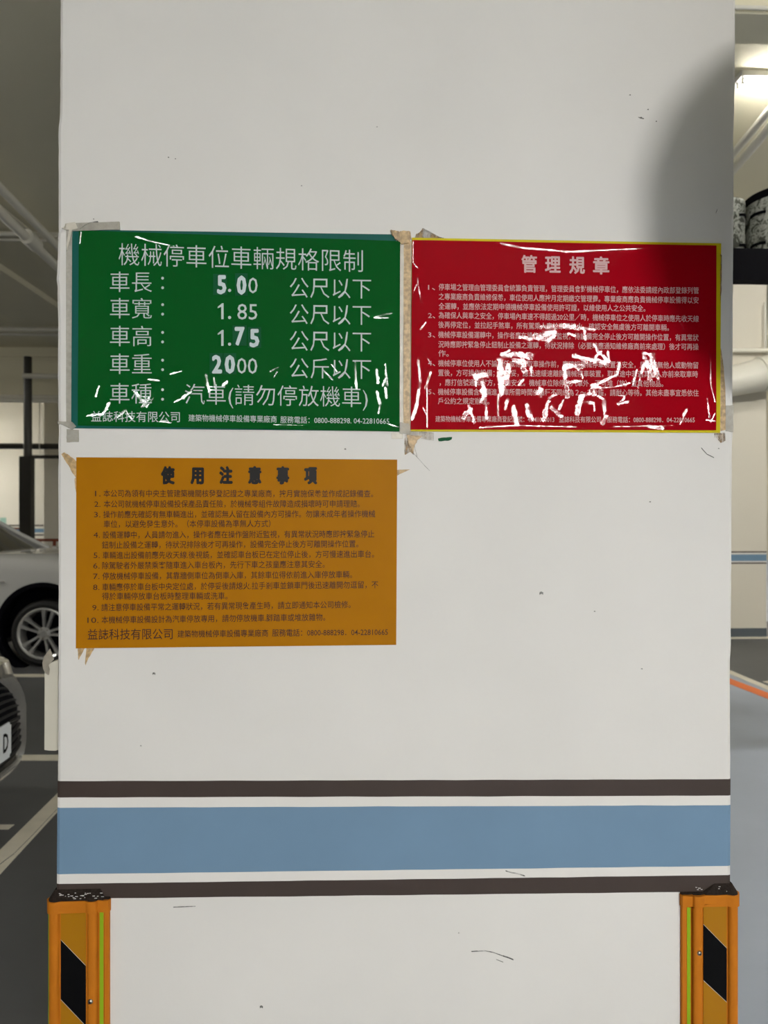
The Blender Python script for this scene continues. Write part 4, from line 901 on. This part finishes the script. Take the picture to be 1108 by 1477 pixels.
# bonnet to the windscreen and sides back to the doors
bk = [(NX - .9, .80), (NX - 1.3, .86)]
row = gv[-1]
for bx_, bz in bk:
    nr = [bm.verts.new((bx_, NY + y, bz - .06 * (abs(y) / .88) ** 4)) for y in ysn]
    for i in range(len(ysn) - 1): bm.faces.new((row[i], row[i + 1], nr[i + 1], nr[i]))
    row = nr
bmo('front_bodywork', bm, M['silver'], sil, True)
prof2 = lambda x: (.22, .80 if x > -3.2 else .78, .86 if x > -1.5 else .88)
wid2 = lambda x: .88 - .08 * max(0, (-x - 3.6) / .8)
car_body(sil, NX, NY, prof2, wid2, M['silver'], (-.98, -3.7), .36, .33, [-4.5, -4.3, -3.7, -3, -2.4, -1.8, -1.3, -.98, -.72])
cab2 = [(-1.1, .82, .86, .76, .72), (-1.5, .82, 1.08, .80, .66), (-1.95, .82, 1.34, .82, .58), (-2.4, .82, 1.40, .82, .56), (-3.0, .82, 1.39, .82, .56), (-3.6, .82, 1.2, .80, .56), (-4.1, .82, .95, .76, .6)]
cabin(sil, NX, NY, cab2, M['glass'], M['silver'])
for wx in (-.98, -3.7):
    wheel(sil, Vector((NX + wx, NY - .87, .32)), .32, .235); wheel(sil, Vector((NX + wx, NY + .87, .32)), .32, .235, side=1)
# grille
GT = [(.285, .455), (.31, .46), (.36, .44), (.42, .415), (.47, .405), (.54, .405), (.60, .39), (.66, .36), (.715, .29)]
def gw(z): return lerp_list(GT, z)
bm = bmesh.new(); prev = None
for i in range(19):
    z = .31 + (.70 - .31) * i / 18; w = gw(z) - .05
    rw = [bm.verts.new(nose(w * k / 10, z, .004)) for k in range(-10, 11)]
    if prev:
        for k in range(20): bm.faces.new((prev[k], prev[k + 1], rw[k + 1], rw[k]))
    prev = rw
gr = bmo('grille', bm, M['black'], sil, True)
for i in range(11):
    z = .335 + .035 * i; w = gw(z) - .06 - .06 * smooth(.5, .7, z); bm = bmesh.new(); sl = []
    for k in range(-12, 13):
        t = k / 12; p = nose(w * t, z - .022 * (abs(t) ** 3) * (1 if z > .5 else -1) * 1, .01)
        sl.append([bm.verts.new(p + Vector((dx, 0, dz))) for dx, dz in ((0, -.006), (.012, -.004), (.012, .002), (0, .006))])
    for A_, B_ in zip(sl, sl[1:]):
        for j in range(4): bm.faces.new((A_[j], A_[(j + 1) % 4], B_[(j + 1) % 4], B_[j]))
    bm.faces.new(sl[0]); bm.faces.new(sl[-1]); bmo('grille_bar', bm, M['char'] if False else M['rubber'], gr)
# chrome frame both sides and lower lip
for s in (-1, 1):
    bm = bmesh.new(); pr = None
    for z, w in [(a, b) for a, b in GT]:
        th = .05 + .08 * smooth(.50, .70, z) + .03 * smooth(.36, .29, z)
        p = [nose(s * (w - th), z, .006), nose(s * (w - th * .45), z, .045), nose(s * w, z, .03), nose(s * (w + .004), z, -.02)]
        v = [bm.verts.new(q_) for q_ in p]
        if pr:
            for j in range(3): bm.faces.new((pr[j], pr[j + 1], v[j + 1], v[j]))
        pr = v
    bmesh.ops.solidify(bm, geom=bm.faces[:], thickness=.004); bmo('grille_frame', bm, M['chrome'], sil, True)
def lip(z, dz, out, m, name, wmax=.47):
    bm = bmesh.new(); sl = []
    for k in range(-14, 15):
        y = wmax * k / 14; p = nose(y, z, out); sl.append([bm.verts.new(p + Vector((a, 0, b))) for a, b in ((-.03, -dz), (.006, -dz * .7), (.01, dz * .6), (-.03, dz))])
    for A_, B_ in zip(sl, sl[1:]):
        for j in range(4): bm.faces.new((A_[j], A_[(j + 1) % 4], B_[(j + 1) % 4], B_[j]))
    bm.faces.new(sl[0]); bm.faces.new(sl[-1]); return bmo(name, bm, m, sil, True)
lip(.272, .010, .03, M['chrome'], 'chrome_lip'); lip(.292, .005, .012, M['silver'], 'lower_lip')
# number plate
bm = bmesh.new(); pw, ph = .19, .082; zc_ = .432
add_box(bm, (NX + .018, NY - pw, zc_ - ph), (NX + .026, NY + pw, zc_ + ph)); bmesh.ops.bevel(bm, geom=[e for e in bm.edges if abs((e.verts[0].co - e.verts[1].co).x) > .005], offset=.015, segments=3, affect='EDGES')
pl = bmo('number_plate', bm, M['plate'], sil)
me = glyphs('D', offset=.02)
xs_ = [v.co.x for v in me.vertices]; ys_ = [v.co.y for v in me.vertices]
for v in me.vertices:
    u = (v.co.x - min(xs_)) / (max(xs_) - min(xs_)); w = (v.co.y - min(ys_)) / (max(ys_) - min(ys_))
    v.co = Vector((NX + .0275, NY + .105 + u * .052, zc_ - .045 + w * .088))
link('plate_character', me, M['blk'], pl)
